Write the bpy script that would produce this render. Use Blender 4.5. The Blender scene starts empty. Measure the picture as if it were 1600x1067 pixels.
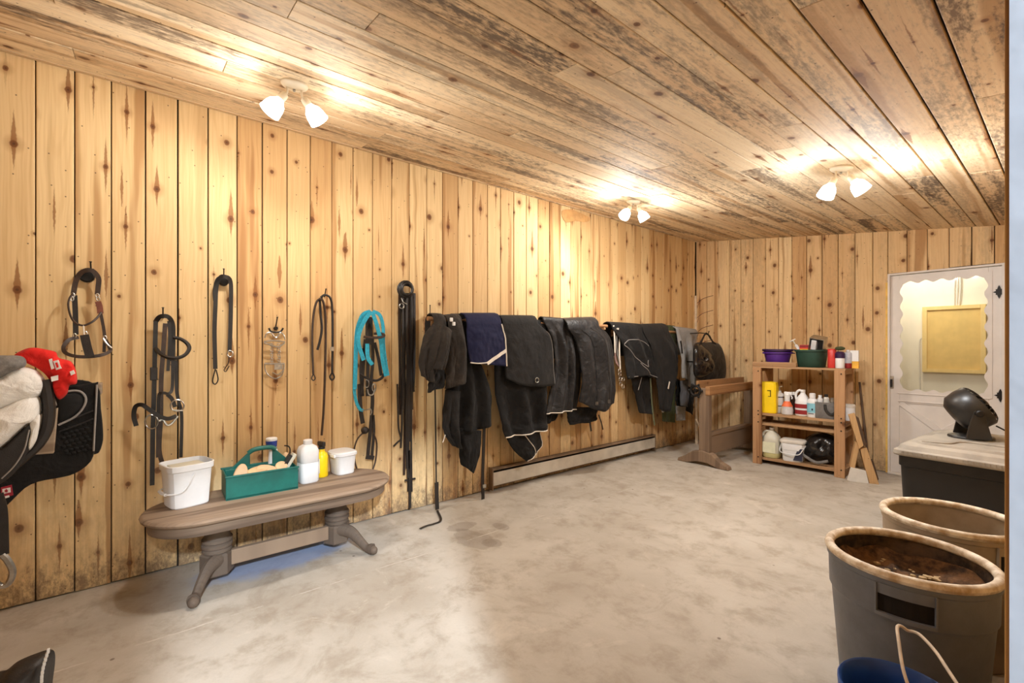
import bpy, bmesh, math, random
from mathutils import Vector, Matrix, noise as mnoise

random.seed(7)
PI = math.pi
scene = bpy.context.scene
C = scene.collection

# ------------------------------------------------------------------ camera
F_PX, CAM_Z, HORIZON = 711.0, 1.33, 541.0
YAW_S, YAW_C = 880.0 / math.hypot(880, F_PX), F_PX / math.hypot(880, F_PX)
cam_data = bpy.data.cameras.new('camera')
cam_data.sensor_width = 36.0
cam_data.lens = F_PX / 1600.0 * 36.0
cam_data.shift_y = (HORIZON - 533.5) / 1600.0
cam_data.clip_start = 0.02
cam = bpy.data.objects.new('camera', cam_data)
C.objects.link(cam)
cam.location = (0, 0, CAM_Z)
cam.rotation_euler = (PI / 2, 0, math.atan2(880, F_PX))
scene.camera = cam

# ------------------------------------------------------------------ world, lamps, exposure
world = bpy.data.worlds.new('world')
scene.world = world
world.use_nodes = True
world.node_tree.nodes['Background'].inputs[0].default_value = (0.62, 0.72, 0.9, 1)
world.node_tree.nodes['Background'].inputs[1].default_value = 0.25
scene.view_settings.view_transform = 'Standard'
scene.view_settings.look = 'None'
scene.view_settings.exposure = -0.12
scene.view_settings.gamma = 1.0
scene.view_settings.use_curve_mapping = False
cy = scene.cycles
cy.max_bounces = 6
cy.diffuse_bounces = 4
cy.glossy_bounces = 3
cy.transmission_bounces = 4
cy.transparent_max_bounces = 6
cy.caustics_reflective = cy.caustics_refractive = False
cy.use_adaptive_sampling = True
cy.adaptive_threshold = 0.03
cy.use_denoising = True

LAMP_W = 26.0            # each bulb of the ceiling fixtures
WARM, COOL = (1.0, 0.955, 0.89), (0.94, 0.97, 1.0)


def lamp(name, kind, loc, power, col, size=0.05, rot=None, size_y=None):
    d = bpy.data.lights.new(name, kind)
    d.energy = power
    d.color = col
    if kind == 'AREA':
        d.size = size
        if size_y:
            d.shape = 'RECTANGLE'
            d.size_y = size_y
    else:
        d.shadow_soft_size = size
    o = bpy.data.objects.new(name, d)
    C.objects.link(o)
    o.location = loc
    if rot:
        o.rotation_euler = rot
    return o


# cool lamp of the barn aisle behind the open doorway the camera looks through
lamp('aisle_lamp', 'POINT', (1.9, -0.42, 2.85), 1700, (0.80, 0.90, 1.0), 0.10)
# lamp of the room behind the white door
lamp('back_room_lamp', 'POINT', (-1.05, 6.40, 2.25), 34, (1.0, 0.95, 0.84), 0.2)

# ------------------------------------------------------------------ helpers: geometry of the place
XL, YB, XR, YF = -3.396, 6.107, -0.018, -1.50      # inner faces of the four walls
CEIL_A, CEIL_B = 2.385, -0.1254                     # ceiling height = A + B * x (it falls to the right)


def ceil_z(x):
    return CEIL_A + CEIL_B * x


def _ray(px, py):
    t, u = (px - 800.0) / F_PX, (HORIZON - py) / F_PX
    return Vector((YAW_C * t - YAW_S, YAW_S * t + YAW_C, u))


CAM = Vector((0, 0, CAM_Z))


def PL(px, py, off=0.0):            # point on a plane `off` metres in front of the left wall
    d = _ray(px, py)
    return CAM + d * ((XL + off) / d.x)


def PB(px, py, off=0.0):            # ... in front of the back wall
    d = _ray(px, py)
    return CAM + d * ((YB - off) / d.y)


def PZ(px, py, z=0.0):              # point at height z
    d = _ray(px, py)
    return CAM + d * ((z - CAM_Z) / d.z)


def zz(ox, oy, s, *pts):            # measurements taken in an enlarged view of the survey photo
    return [(ox + p[0] / s, oy + p[1] / s) + tuple(p[2:]) for p in pts]


def crom(pts, n=6, closed=False):
    pts = [Vector(p) for p in pts]
    if len(pts) < 3 and not closed:
        return pts
    out = []
    m = len(pts)
    rng = range(m) if closed else range(m - 1)
    for i in rng:
        if closed:
            a, b, c, d = pts[(i - 1) % m], pts[i], pts[(i + 1) % m], pts[(i + 2) % m]
        else:
            b, c = pts[i], pts[i + 1]
            a = pts[i - 1] if i > 0 else b * 2 - c
            d = pts[i + 2] if i + 2 < m else c * 2 - b
        for k in range(n):
            t = k / n
            out.append(0.5 * ((2 * b) + (c - a) * t + (2 * a - 5 * b + 4 * c - d) * t * t + (3 * b - a - 3 * c + d) * t ** 3))
    if not closed:
        out.append(pts[-1])
    return out


def set_props(o, label=None, cat=None, group=None, kind=None):
    if label:
        o['label'] = label
    if cat:
        o['category'] = cat
    if group:
        o['group'] = group
    if kind:
        o['kind'] = kind
    return o


def thing(name, label, cat, loc=(0, 0, 0), group=None):
    o = bpy.data.objects.new(name, None)
    o.empty_display_size = 0.1
    C.objects.link(o)
    o.location = loc
    return set_props(o, label, cat, group)


def wloc(o):
    v = Vector((0, 0, 0))
    while o is not None:
        v += o.location
        o = o.parent
    return v


class MB:
    def __init__(self, M=None):
        self.v, self.f, self.M = [], [], M

    def add(self, vs, fs):
        b = len(self.v)
        for p in vs:
            p = Vector(p)
            self.v.append(self.M @ p if self.M is not None else p)
        self.f += [tuple(b + i for i in f) for f in fs]
        return self

    def box(self, c, size, rot=None):
        x, y, z = size[0] / 2, size[1] / 2, size[2] / 2
        vs = [Vector((a, b, d)) for a in (-x, x) for b in (-y, y) for d in (-z, z)]
        if rot is not None:
            R = rot if isinstance(rot, Matrix) else Matrix.Rotation(rot, 3, 'Z')
            vs = [R @ p for p in vs]
        vs = [p + Vector(c) for p in vs]
        return self.add(vs, [(0, 1, 3, 2), (4, 6, 7, 5), (0, 4, 5, 1), (2, 3, 7, 6), (0, 2, 6, 4), (1, 5, 7, 3)])

    def tube(self, path, r, n=6, closed=False, cap=True, flat=1.0):
        path = [Vector(p) for p in path]
        m = len(path)
        vs, fs = [], []
        prev = None
        for i, p in enumerate(path):
            a = path[(i - 1) % m] if closed or i > 0 else p
            b = path[(i + 1) % m] if closed or i < m - 1 else p
            t = (b - a)
            t = t.normalized() if t.length > 1e-9 else Vector((0, 0, 1))
            if prev is None:
                ref = Vector((0, 0, 1)) if abs(t.z) < .9 else Vector((1, 0, 0))
                prev = ref
            u = prev - t * prev.dot(t)
            if u.length < 1e-6:
                u = Vector((1, 0, 0)) - t * t.x
            u.normalize()
            prev = u
            w = t.cross(u)
            rr = r[i] if isinstance(r, (list, tuple)) else r
            for k in range(n):
                an = 2 * PI * k / n
                vs.append(p + u * (math.cos(an) * rr) + w * (math.sin(an) * rr * flat))
        for i in range(m if closed else m - 1):
            j = (i + 1) % m
            for k in range(n):
                k2 = (k + 1) % n
                fs.append((i * n + k, i * n + k2, j * n + k2, j * n + k))
        if cap and not closed:
            fs.append(tuple(range(n))[::-1])
            fs.append(tuple((m - 1) * n + k for k in range(n)))
        return self.add(vs, fs)

    def ribbon(self, path, w, th, normal=(1, 0, 0)):
        path = [Vector(p) for p in path]
        m = len(path)
        nn = Vector(normal)
        vs, fs = [], []
        for i, p in enumerate(path):
            t = (path[min(i + 1, m - 1)] - path[max(i - 1, 0)]).normalized()
            sd = t.cross(nn)
            if sd.length < 1e-5:
                sd = Vector((0, 1, 0))
            sd.normalize()
            n2 = sd.cross(t).normalized()
            ww = w[i] if isinstance(w, (list, tuple)) else w
            for a, b in ((-1, -1), (1, -1), (1, 1), (-1, 1)):
                vs.append(p + sd * (a * ww / 2) + n2 * (b * th / 2))
        for i in range(m - 1):
            for k in range(4):
                k2 = (k + 1) % 4
                fs.append((i * 4 + k, i * 4 + k2, i * 4 + 4 + k2, i * 4 + 4 + k))
        fs.append((0, 3, 2, 1))
        e = (m - 1) * 4
        fs.append((e, e + 1, e + 2, e + 3))
        return self.add(vs, fs)

    def lathe(self, prof, c=(0, 0, 0), n=28, sx=1.0, sy=1.0, sq=2.0, cap0=True, cap1=True, a0=0.0):
        c = Vector(c)
        vs, fs = [], []
        for (r, z) in prof:
            for k in range(n):
                an = 2 * PI * k / n + a0
                ca, sa = math.cos(an), math.sin(an)
                q = (abs(ca) ** sq + abs(sa) ** sq) ** (-1.0 / sq)
                vs.append(c + Vector((r * q * ca * sx, r * q * sa * sy, z)))
        for i in range(len(prof) - 1):
            for k in range(n):
                k2 = (k + 1) % n
                fs.append((i * n + k, i * n + k2, i * n + n + k2, i * n + n + k))
        if cap0:
            fs.append(tuple(range(n))[::-1])
        if cap1:
            e = (len(prof) - 1) * n
            fs.append(tuple(e + k for k in range(n)))
        return self.add(vs, fs)

    def prism(self, poly, th, org=(0, 0, 0), ux=(1, 0, 0), uy=(0, 0, 1)):
        org, ux, uy = Vector(org), Vector(ux), Vector(uy)
        nn = ux.cross(uy).normalized()
        m = len(poly)
        vs = [org + ux * a + uy * b for a, b in poly] + [org + ux * a + uy * b + nn * th for a, b in poly]
        fs = [tuple(range(m))[::-1], tuple(range(m, 2 * m))]
        fs += [(i, (i + 1) % m, (i + 1) % m + m, i + m) for i in range(m)]
        return self.add(vs, fs)

    def grid(self, fn, nu, nv, close_u=False):
        vs = [fn(i / (nu if close_u else nu - 1), j / (nv - 1)) for j in range(nv) for i in range(nu)]
        fs = []
        for j in range(nv - 1):
            for i in range(nu if close_u else nu - 1):
                i2 = (i + 1) % nu
                fs.append((j * nu + i, j * nu + i2, j * nu + nu + i2, j * nu + nu + i))
        return self.add(vs, fs)

    def ball(self, c, r, n=10, m=7, sc=(1, 1, 1)):
        c = Vector(c)
        prof = [(max(1e-4, r * math.sin(PI * i / m)), -r * math.cos(PI * i / m)) for i in range(m + 1)]
        vs, fs = [], []
        for (rr, z) in prof:
            for k in range(n):
                an = 2 * PI * k / n
                vs.append(c + Vector((rr * math.cos(an) * sc[0], rr * math.sin(an) * sc[1], z * sc[2])))
        for i in range(m):
            for k in range(n):
                k2 = (k + 1) % n
                fs.append((i * n + k, i * n + k2, i * n + n + k2, i * n + n + k))
        return self.add(vs, fs)

    def build(self, name, mat, parent=None, smooth=False, bevel=0.0, solid=0.0, sub=0, label=None, seg=2, origin=True, ang=0.6):
        me = bpy.data.meshes.new(name)
        if parent is not None:
            o0 = wloc(parent)
        elif origin:
            xs = [p.x for p in self.v]; ys = [p.y for p in self.v]; zs = [p.z for p in self.v]
            o0 = Vector(((min(xs) + max(xs)) / 2, (min(ys) + max(ys)) / 2, min(zs)))
        else:
            o0 = Vector((0, 0, 0))
        me.from_pydata([p - o0 for p in self.v], [], self.f)
        bm = bmesh.new()
        bm.from_mesh(me)
        bmesh.ops.recalc_face_normals(bm, faces=bm.faces)
        bm.to_mesh(me)
        bm.free()
        if smooth:
            for p in me.polygons:
                p.use_smooth = True
            try:
                me.set_sharp_from_angle(angle=ang)
            except Exception:
                pass
        me.materials.append(mat)
        o = bpy.data.objects.new(name, me)
        C.objects.link(o)
        if parent is not None:
            o.parent = parent
        else:
            o.location = o0
        if label:
            o['label'] = label
        if sub:
            md = o.modifiers.new('subdivision', 'SUBSURF')
            md.levels = md.render_levels = sub
        if solid:
            md = o.modifiers.new('thickness', 'SOLIDIFY')
            md.thickness = solid
            md.offset = 0
        if bevel:
            md = o.modifiers.new('bevel', 'BEVEL')
            md.width = bevel
            md.segments = seg
            md.limit_method = 'ANGLE'
        return o


# ------------------------------------------------------------------ helpers: materials
def S(r, g, b):
    return tuple(((c / 255.0) / 12.92 if c / 255.0 <= .04045 else ((c / 255.0 + .055) / 1.055) ** 2.4) for c in (r, g, b)) + (1.0,)


class G:
    def __init__(self, name):
        self.m = bpy.data.materials.new(name)
        self.m.use_nodes = True
        self.t = self.m.node_tree
        self.p = self.t.nodes['Principled BSDF']
        self.out = self.t.nodes['Material Output']

    def put(self, sock, v):
        if isinstance(v, bpy.types.NodeSocket):
            self.t.links.new(v, sock)
        elif v is not None:
            sock.default_value = v

    def n(self, kind, ins=None, **props):
        nd = self.t.nodes.new(kind)
        for k, v in props.items():
            setattr(nd, k, v)
        for k, v in (ins or {}).items():
            self.put(nd.inputs[k], v)
        return nd

    def m_(self, op, a, b=None, c=None, clamp=False):
        nd = self.n('ShaderNodeMath', operation=op, use_clamp=clamp)
        for i, v in enumerate((a, b, c)):
            if v is not None:
                self.put(nd.inputs[i], v)
        return nd.outputs[0]

    def add(self, a, b): return self.m_('ADD', a, b)
    def sub(self, a, b): return self.m_('SUBTRACT', a, b)
    def mul(self, a, b): return self.m_('MULTIPLY', a, b)

    def vec(self, x, y, z=0.0):
        nd = self.n('ShaderNodeCombineXYZ')
        for i, v in enumerate((x, y, z)):
            self.put(nd.inputs[i], v)
        return nd.outputs[0]

    def sep(self, v):
        nd = self.n('ShaderNodeSeparateXYZ')
        self.put(nd.inputs[0], v)
        return nd.outputs

    def noise(self, vec, scale=1.0, detail=3.0, rough=.55, dist=0.0):
        nd = self.n('ShaderNodeTexNoise', {'Scale': scale, 'Detail': detail, 'Roughness': rough, 'Distortion': dist})
        self.put(nd.inputs['Vector'], vec)
        return nd.outputs[0]

    def step(self, x, a, b):
        nd = self.n('ShaderNodeMapRange', interpolation_type='SMOOTHSTEP')
        self.put(nd.inputs[0], x)
        nd.inputs[1].default_value = a
        nd.inputs[2].default_value = b
        return nd.outputs[0]

    def mix(self, fac, a, b, mode='MIX'):
        nd = self.n('ShaderNodeMix', data_type='RGBA', blend_type=mode)
        self.put(nd.inputs[0], fac)
        self.put(nd.inputs[6], a)
        self.put(nd.inputs[7], b)
        return nd.outputs[2]

    def bump(self, h, strength=.3, dist=.01):
        nd = self.n('ShaderNodeBump', {'Strength': strength, 'Distance': dist})
        self.put(nd.inputs['Height'], h)
        self.put(self.p.inputs['Normal'], nd.outputs[0])

    def pos(self):
        return self.n('ShaderNodeNewGeometry').outputs['Position']

    def obj(self):
        return self.n('ShaderNodeTexCoord').outputs['Object']

    def rnd(self):
        return self.n('ShaderNodeObjectInfo').outputs['Random']

    def done(self, col=None, rough=None, metal=None):
        if col is not None:
            self.put(self.p.inputs['Base Color'], col)
        if rough is not None:
            self.put(self.p.inputs['Roughness'], rough)
        if metal is not None:
            self.put(self.p.inputs['Metallic'], metal)
        return self.m


_cache = {}


def plain(name, rgb, rough=.5, metal=0.0, var=.18, scale=14.0, bump=0.0, bscale=120.0, dark=None):
    if name in _cache:
        return _cache[name]
    g = G(name)
    p = g.obj()
    col = S(*rgb)
    d = S(*dark) if dark else tuple(c * (1 - var) for c in col[:3]) + (1,)
    l = tuple(min(1, c * (1 + var * .6)) for c in col[:3]) + (1,)
    n1 = g.noise(p, scale, 4, .6)
    c = g.mix(g.step(n1, .3, .7), d, l)
    if bump:
        g.bump(g.noise(p, bscale, 2), bump, .004)
    _cache[name] = g.done(c, rough, metal)
    return _cache[name]


def fabric(name, rgb, wear=(120, 112, 104), wear_amt=.35, rough=.85, bump=.6):
    g = G(name)
    p = g.obj()
    n1 = g.noise(p, 5, 5, .65, .4)
    n2 = g.noise(p, 260, 2, .5)
    c = g.mix(g.mul(g.step(n1, .48, .8), wear_amt), S(*rgb), S(*wear))
    c = g.mix(g.mul(n2, .35), c, tuple(x * .45 for x in S(*rgb)[:3]) + (1,))
    n3 = g.noise(p, 11, 3, .55, .6)
    g.bump(g.add(g.mul(n3, 1.0), g.mul(n2, .06)), bump, .03)
    g.p.inputs['Specular IOR Level'].default_value = .25
    try:
        g.p.inputs['Sheen Weight'].default_value = .04
    except Exception:
        pass
    return g.done(c, rough)


def wood(name, u, v, light, dark, knots=1.0, mould=0.0, dirt=0.0, tint=.5, grey=0.0, use_obj=False, vs=1.0):
    """sawn softwood: u = axis across the board, v = axis along it"""
    g = G(name)
    p = g.sep(g.obj() if use_obj else g.pos())
    r = g.rnd()
    U0 = g.add(p['XYZ'.index(u)], g.mul(r, 37.3))
    V = g.add(p['XYZ'.index(v)], g.mul(r, 91.7))
    warp = g.sub(g.noise(g.vec(g.mul(U0, 6.0), g.mul(V, 2.2)), 1.0, 2), .5)
    U = g.add(U0, g.mul(warp, .035))
    grain = g.noise(g.vec(g.mul(U, 95), g.mul(V, 1.6 * vs)), 1.0, 3, .6)
    band = g.noise(g.vec(g.mul(U, 11), g.mul(V, .30 * vs)), 1.0, 2, .5)
    ring = g.m_('SINE', g.mul(g.noise(g.vec(g.mul(U, 5.5), g.mul(V, .33 * vs)), 1.0, 1), 85.0))
    c = g.mix(g.mul(g.step(grain, .35, .75), .45), S(*light), S(*dark))
    c = g.mix(g.mul(g.step(ring, .2, 1.0), .16), c, S(*dark))
    heart = g.mul(g.step(band, .54, .62), g.step(g.m_('FRACT', g.mul(r, 7.13)), .25, .5))
    c = g.mix(g.mul(heart, .75), c, S(dark[0] * .86, dark[1] * .80, dark[2] * .72))
    br = g.m_('FRACT', g.mul(r, 17.7))
    c = g.mix(g.mul(br, tint), c, g.mix(1.0, c, S(214, 190, 164), 'MULTIPLY'))
    if knots > 0:
        SU, SV = 6.5, 2.5 * knots
        vv = g.vec(g.mul(U0, SU), g.mul(V, SV))
        vor = g.n('ShaderNodeTexVoronoi', {'Vector': vv, 'Scale': 1.0, 'Randomness': .9}, voronoi_dimensions='2D')
        q = g.sep(vor.outputs['Position'])
        rc = g.n('ShaderNodeSeparateColor', {0: vor.outputs['Color']}).outputs
        ww = g.mul(g.sub(g.noise(g.vec(g.mul(U0, 60), g.mul(V, 45)), 1.0, 2), .5), .008)
        du = g.add(g.sub(U0, g.m_('DIVIDE', q[0], SU)), ww)
        dv = g.sub(V, g.m_('DIVIDE', q[1], SV))
        dist = g.m_('SQRT', g.add(g.mul(du, du), g.mul(g.mul(dv, dv), .7)))
        r0 = g.add(.0055, g.mul(g.m_('POWER', rc[0], 1.5), .0155))
        on = g.step(rc[1], .10, .14)
        k = g.mul(g.step(g.m_('DIVIDE', dist, r0), 1.25, .75), on)
        halo = g.mul(g.step(g.m_('DIVIDE', dist, r0), 3.4, 1.0), on)
        core = g.mul(g.step(g.m_('DIVIDE', dist, r0), .5, .2), on)
        ln = g.add(.03, g.mul(rc[2], .17))
        tri = g.sub(g.mul(g.sub(1.0, g.m_('DIVIDE', g.m_('ABSOLUTE', g.sub(dv, g.mul(g.sub(rc[0], .5), g.mul(ln, .6)))), ln)), g.mul(r0, .85)), g.m_('ABSOLUTE', du))
        st = g.mul(g.step(tri, -.0012, .0035), g.step(rc[2], .48, .6))
        c = g.mix(g.mul(halo, .42), c, S(dark[0] * .75, dark[1] * .62, dark[2] * .5))
        c = g.mix(g.mul(st, .78), c, S(134, 82, 34))
        c = g.mix(g.mul(k, .9), c, S(108, 62, 22))
        c = g.mix(g.mul(core, .55), c, S(58, 30, 12))
        # nail heads / bird pecks
        vor2 = g.n('ShaderNodeTexVoronoi', {'Vector': g.vec(g.mul(U0, 17), g.mul(V, 6.5)), 'Scale': 1.0}, voronoi_dimensions='2D')
        q2 = g.sep(vor2.outputs['Position'])
        d2u = g.sub(U0, g.m_('DIVIDE', q2[0], 17.0))
        d2v = g.sub(V, g.m_('DIVIDE', q2[1], 6.5))
        d2 = g.m_('SQRT', g.add(g.mul(d2u, d2u), g.mul(d2v, d2v)))
        on2 = g.step(g.n('ShaderNodeSeparateColor', {0: vor2.outputs['Color']}).outputs[0], .62, .66)
        c = g.mix(g.mul(g.mul(g.step(d2, .0042, .0026), on2), .8), c, S(70, 44, 26))
    if mould > 0:
        a = g.noise(g.vec(g.mul(U, 8.0), g.mul(V, .75)), 1.0, 4, .62, .3)
        b = g.noise(g.vec(g.mul(U0, 55), g.mul(V, 16)), 1.0, 4, .7)
        br2 = g.m_('FRACT', g.mul(r, 53.3))
        amt = g.add(.22, g.mul(g.m_('POWER', br2, 1.3), .95))
        mk = g.mul(g.step(g.add(a, g.mul(g.sub(b, .5), .75)), .40, .70), g.mul(amt, mould))
        c = g.mix(g.m_('MINIMUM', mk, .88), c, S(76, 66, 61))
        sp = g.step(g.noise(g.vec(g.mul(U0, 70), g.mul(V, 38)), 1.0, 3, .6), .64, .72)
        c = g.mix(g.mul(sp, .45 * mould), c, S(64, 46, 36))
        oldtan = g.step(g.noise(g.vec(g.mul(U, 5.0), g.mul(V, .4)), 1.0, 3), .42, .68)
        c = g.mix(g.mul(oldtan, .26 * min(1, mould)), c, S(186, 148, 106))
    if dirt > 0:
        z = p[2]
        dn = g.noise(g.vec(g.mul(U0, 22), g.mul(z, 9), 0.0), 1.0, 5, .7)
        dn2 = g.noise(g.vec(g.mul(U0, 90), g.mul(z, 50), 0.0), 1.0, 3, .7)
        low = g.step(z, .45, -.05)
        mk = g.step(g.add(g.mul(low, .62), g.mul(g.sub(g.add(g.mul(dn, .6), g.mul(dn2, .4)), .5), 1.5)), .34, .72)
        c = g.mix(g.mul(mk, .8 * dirt), c, S(88, 68, 52))
        low2 = g.step(z, .95, .2)
        c = g.mix(g.mul(g.mul(low2, g.step(dn, .3, .7)), .4 * dirt), c, S(150, 124, 98))
    if grey > 0:
        c = g.mix(grey, c, S(120, 104, 90))
    return g.done(c, .75)


M_WALL_L = wood('sawn_pine_left_wall', 'Y', 'Z', (235, 206, 155), (206, 166, 112), 1.0, 0.0, 1.0, .8)
M_WALL_B = wood('sawn_pine_back_wall', 'X', 'Z', (242, 214, 166), (212, 172, 120), 1.15, .25, .7, .8)
M_CEIL = wood('weathered_pine_ceiling', 'X', 'Y', (246, 228, 196), (222, 192, 150), .7, 1.0, 0.0)
M_TIMBER_Z = wood('timber_upright', 'X', 'Z', (192, 150, 108), (156, 114, 76), .8, .15, 0, .3)
M_TIMBER_X = wood('timber_lengthwise', 'Z', 'X', (186, 148, 108), (148, 112, 76), .6, .2, 0, .3)
M_TIMBER_Y = wood('timber_crosswise', 'Z', 'Y', (176, 132, 88), (134, 96, 62), .5, .25, 0, .3)
M_BENCH = wood('worn_oak_bench', 'X', 'Y', (156, 132, 108), (108, 86, 68), .0, .0, 0, .1, .25, False, 2.0)
M_BENCH_V = wood('worn_oak_turned', 'X', 'Z', (98, 84, 72), (66, 54, 46), .0, .0, 0, .1, .2)
M_TRESTLE = wood('aged_trestle_wood', 'X', 'Z', (150, 124, 98), (108, 86, 66), .5, .2, 0, .2, .35)
M_PLY = wood('grey_rack_board', 'Z', 'Y', (176, 158, 136), (140, 120, 100), .3, .1, 0, .2, .2)
M_PALE = wood('pale_cut_wood', 'X', 'Z', (206, 168, 118), (176, 132, 86), .2, 0, 0, .2)
M_BROWN = wood('dark_wood_and_shade', 'X', 'Z', (96, 74, 56), (66, 48, 36), .3, .0, 0, .2)

# floor: worn concrete
g = G('worn_concrete')
P = g.pos()
n1 = g.noise(P, 1.1, 5, .6, .3)
n2 = g.noise(P, 5.5, 6, .68, .2)
n3 = g.noise(P, 90, 3, .7)
n4 = g.noise(P, 2.3, 6, .7, 1.2)
c = g.mix(g.step(n1, .3, .7), S(170, 160, 146), S(196, 188, 176))
c = g.mix(g.mul(g.step(n2, .45, .7), .62), c, S(146, 132, 114))
c = g.mix(g.mul(g.step(n4, .52, .72), .42), c, S(130, 114, 94))
c = g.mix(g.mul(g.step(n4, .42, .28), .5), c, S(212, 202, 188))
c = g.mix(g.mul(n3, .25), c, S(142, 128, 110))
# damp stains near the foot of the blankets
ps = g.sep(P)


def blob(cx_, cy_, rx, ry, soft=.25):
    a = g.m_('DIVIDE', g.sub(ps[0], cx_), rx)
    b = g.m_('DIVIDE', g.sub(ps[1], cy_), ry)
    d = g.m_('SQRT', g.add(g.mul(a, a), g.mul(b, b)))
    d = g.add(d, g.mul(g.sub(n2, .5), 1.6))
    return g.step(d, 1.0 + soft, 1.0 - soft * .4)


for q in ((742, 842, .17, .12), (770, 848, .07, .06), (782, 822, .08, .05), (722, 822, .07, .10)):
    pt = PZ(q[0], q[1], 0)
    c = g.mix(g.mul(blob(pt.x, pt.y, q[2], q[3], .12), .38), c, S(112, 98, 84))
# blue powder spilled under the bench
pt = PZ(440, 874, 0)
pt2 = PZ(505, 845, 0)
c = g.mix(g.mul(blob(pt.x, pt.y, .13, .33, .6), .6), c, S(116, 146, 196))
c = g.mix(g.mul(blob(pt2.x, pt2.y, .10, .16, .6), .5), c, S(136, 160, 200))
# thin pale scratch lines
sc = g.m_('ABSOLUTE', g.sub(ps[0], g.add(-2.62, g.mul(g.sub(n4, .5), .05))))
c = g.mix(g.mul(g.mul(g.step(sc, .006, .002), g.step(n2, .45, .6)), .5), c, S(222, 214, 202))
vor = g.n('ShaderNodeTexVoronoi', {'Vector': P, 'Scale': 7.0}, feature='F1')
spk = g.mul(g.step(vor.outputs['Distance'], .075, .04), g.step(g.n('ShaderNodeSeparateColor', {0: vor.outputs['Color']}).outputs[0], .80, .82))
c = g.mix(g.mul(spk, .7), c, S(84, 66, 50))
M_FLOOR = g.done(c, .72)

M_GAP = plain('dark_gap', (26, 19, 14), .9)
M_BLACK = plain('black_leather', (34, 28, 25), .5, 0, .3, 30, .2, 200)
M_BROWNLEATHER = plain('dark_brown_leather', (58, 40, 30), .5, 0, .3, 30, .2, 200)
M_REDLEATHER = plain('reddish_leather', (120, 62, 40), .45, 0, .25, 30)
M_STEEL = plain('dull_steel', (190, 186, 178), .32, .9, .2, 40)
M_IRON = plain('black_iron', (34, 31, 29), .5, .5, .2, 40)
M_TEAL = plain('teal_webbing', (40, 158, 186), .7, 0, .2, 60, .3, 400)
M_WHITEP = plain('white_plastic', (232, 232, 232), .38, 0, .05, 8)
M_OFFWHITE = plain('offwhite_paint', (222, 216, 206), .5, 0, .07, 9)
M_DOOR = plain('door_paint', (226, 220, 214), .45, 0, .05, 6)
M_YELLOW = plain('yellow_plastic', (250, 212, 24), .35, 0, .06, 8)
M_GREEN = plain('green_plastic', (16, 98, 88), .42, 0, .2, 9)
M_DKGREEN = plain('dark_green_rubber', (34, 66, 54), .55, 0, .2, 9)
M_PURPLE = plain('purple_plastic', (84, 44, 136), .42, 0, .15, 10)
M_DKPURPLE = plain('dark_purple_plastic', (52, 26, 70), .42, 0, .15, 10)
M_RED = plain('red_tin', (214, 64, 58), .4, 0, .1, 10)
M_REDCLOTH = fabric('red_cotton', (226, 40, 34), (236, 70, 60), .4)
M_WHITECLOTH = plain('white_print', (240, 236, 232), .7)
M_BLACKPL = plain('black_plastic', (38, 36, 34), .38, 0, .2, 12)
M_TOTE = plain('black_tote_plastic', (30, 28, 27), .5, 0, .35, 7)
M_LID = plain('dusty_grey_lid', (158, 149, 136), .55, 0, .22, 6)
M_CAN = plain('grey_bin_plastic', (110, 114, 122), .5, 0, .14, 9, .15, 60)
M_CAN2 = plain('tan_bin_plastic', (164, 148, 128), .55, 0, .2, 7)
M_BLUE = plain('blue_bucket_plastic', (36, 78, 150), .4, 0, .15, 9)
M_TAG = plain('paper_tag', (214, 178, 128), .8)
M_TRANS = plain('milky_plastic', (206, 202, 184), .35, 0, .06, 8)
M_LIQUID = plain('yellow_liquid', (206, 198, 140), .3, 0, .08, 8)
M_LABEL = plain('pale_label', (226, 226, 196), .6, 0, .05, 20)
M_LABELDK = plain('navy_label', (44, 46, 66), .6, 0, .1, 20)
M_LABELRED = plain('dark_red_label', (142, 32, 34), .55, 0, .1, 20)
M_LABELBLUE = plain('light_blue_label', (136, 196, 212), .55, 0, .1, 20)
M_ORANGE = plain('orange_label', (230, 112, 66), .55, 0, .15, 30)
M_BRUSHWOOD = plain('varnished_brush_wood', (214, 174, 130), .45, 0, .15, 12)
M_BRISTLE = plain('dark_bristle', (58, 44, 34), .85, 0, .3, 60)
M_BLUEPRINT = plain('blue_print', (44, 66, 150), .5, 0, .1, 10)
M_TRIM = plain('bluish_white_paint', (134, 137, 144), .6, 0, .10, 9, .2, 40)
M_TRIMWOOD = wood('jamb_edge_wood', 'X', 'Z', (196, 140, 70), (150, 96, 44), 0, 0, 0)
M_SHELLWHITE = plain('cream_plaster', (240, 232, 214), .8, 0, .05, 4)
M_PANEL = plain('yellow_board', (228, 194, 120), .7, 0, .07, 9)
M_PANELFRAME = plain('yellow_frame', (234, 204, 136), .7, 0, .07, 9)
M_HEATER = plain('heater_enamel', (206, 198, 184), .45, .1, .16, 5)
M_HEATERTOP = plain('heater_grime', (132, 110, 88), .5, .2, .25, 9)
M_CANOPY = plain('cream_lamp_enamel', (232, 220, 198), .4, 0, .05, 9)
M_BARK = plain('peeled_stick', (206, 184, 156), .7, 0, .2, 20)
M_TWIG = plain('thin_twig', (120, 86, 66), .8, 0, .2, 30)
M_GREYBAG = plain('grey_canvas', (112, 108, 104), .8, 0, .2, 20)
M_SHINYBAG = plain('glossy_black_vinyl', (34, 31, 30), .22, 0, .25, 12)
M_BAGCLOTH = fabric('black_nylon', (40, 36, 33), (84, 76, 70), .4, .6)
M_F_BLACK = fabric('black_blanket_cloth', (27, 26, 26), (70, 66, 64), .4)
M_F_CHAR = fabric('charcoal_fleece', (34, 32, 31), (66, 62, 58), .4, .85, .35)
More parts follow.
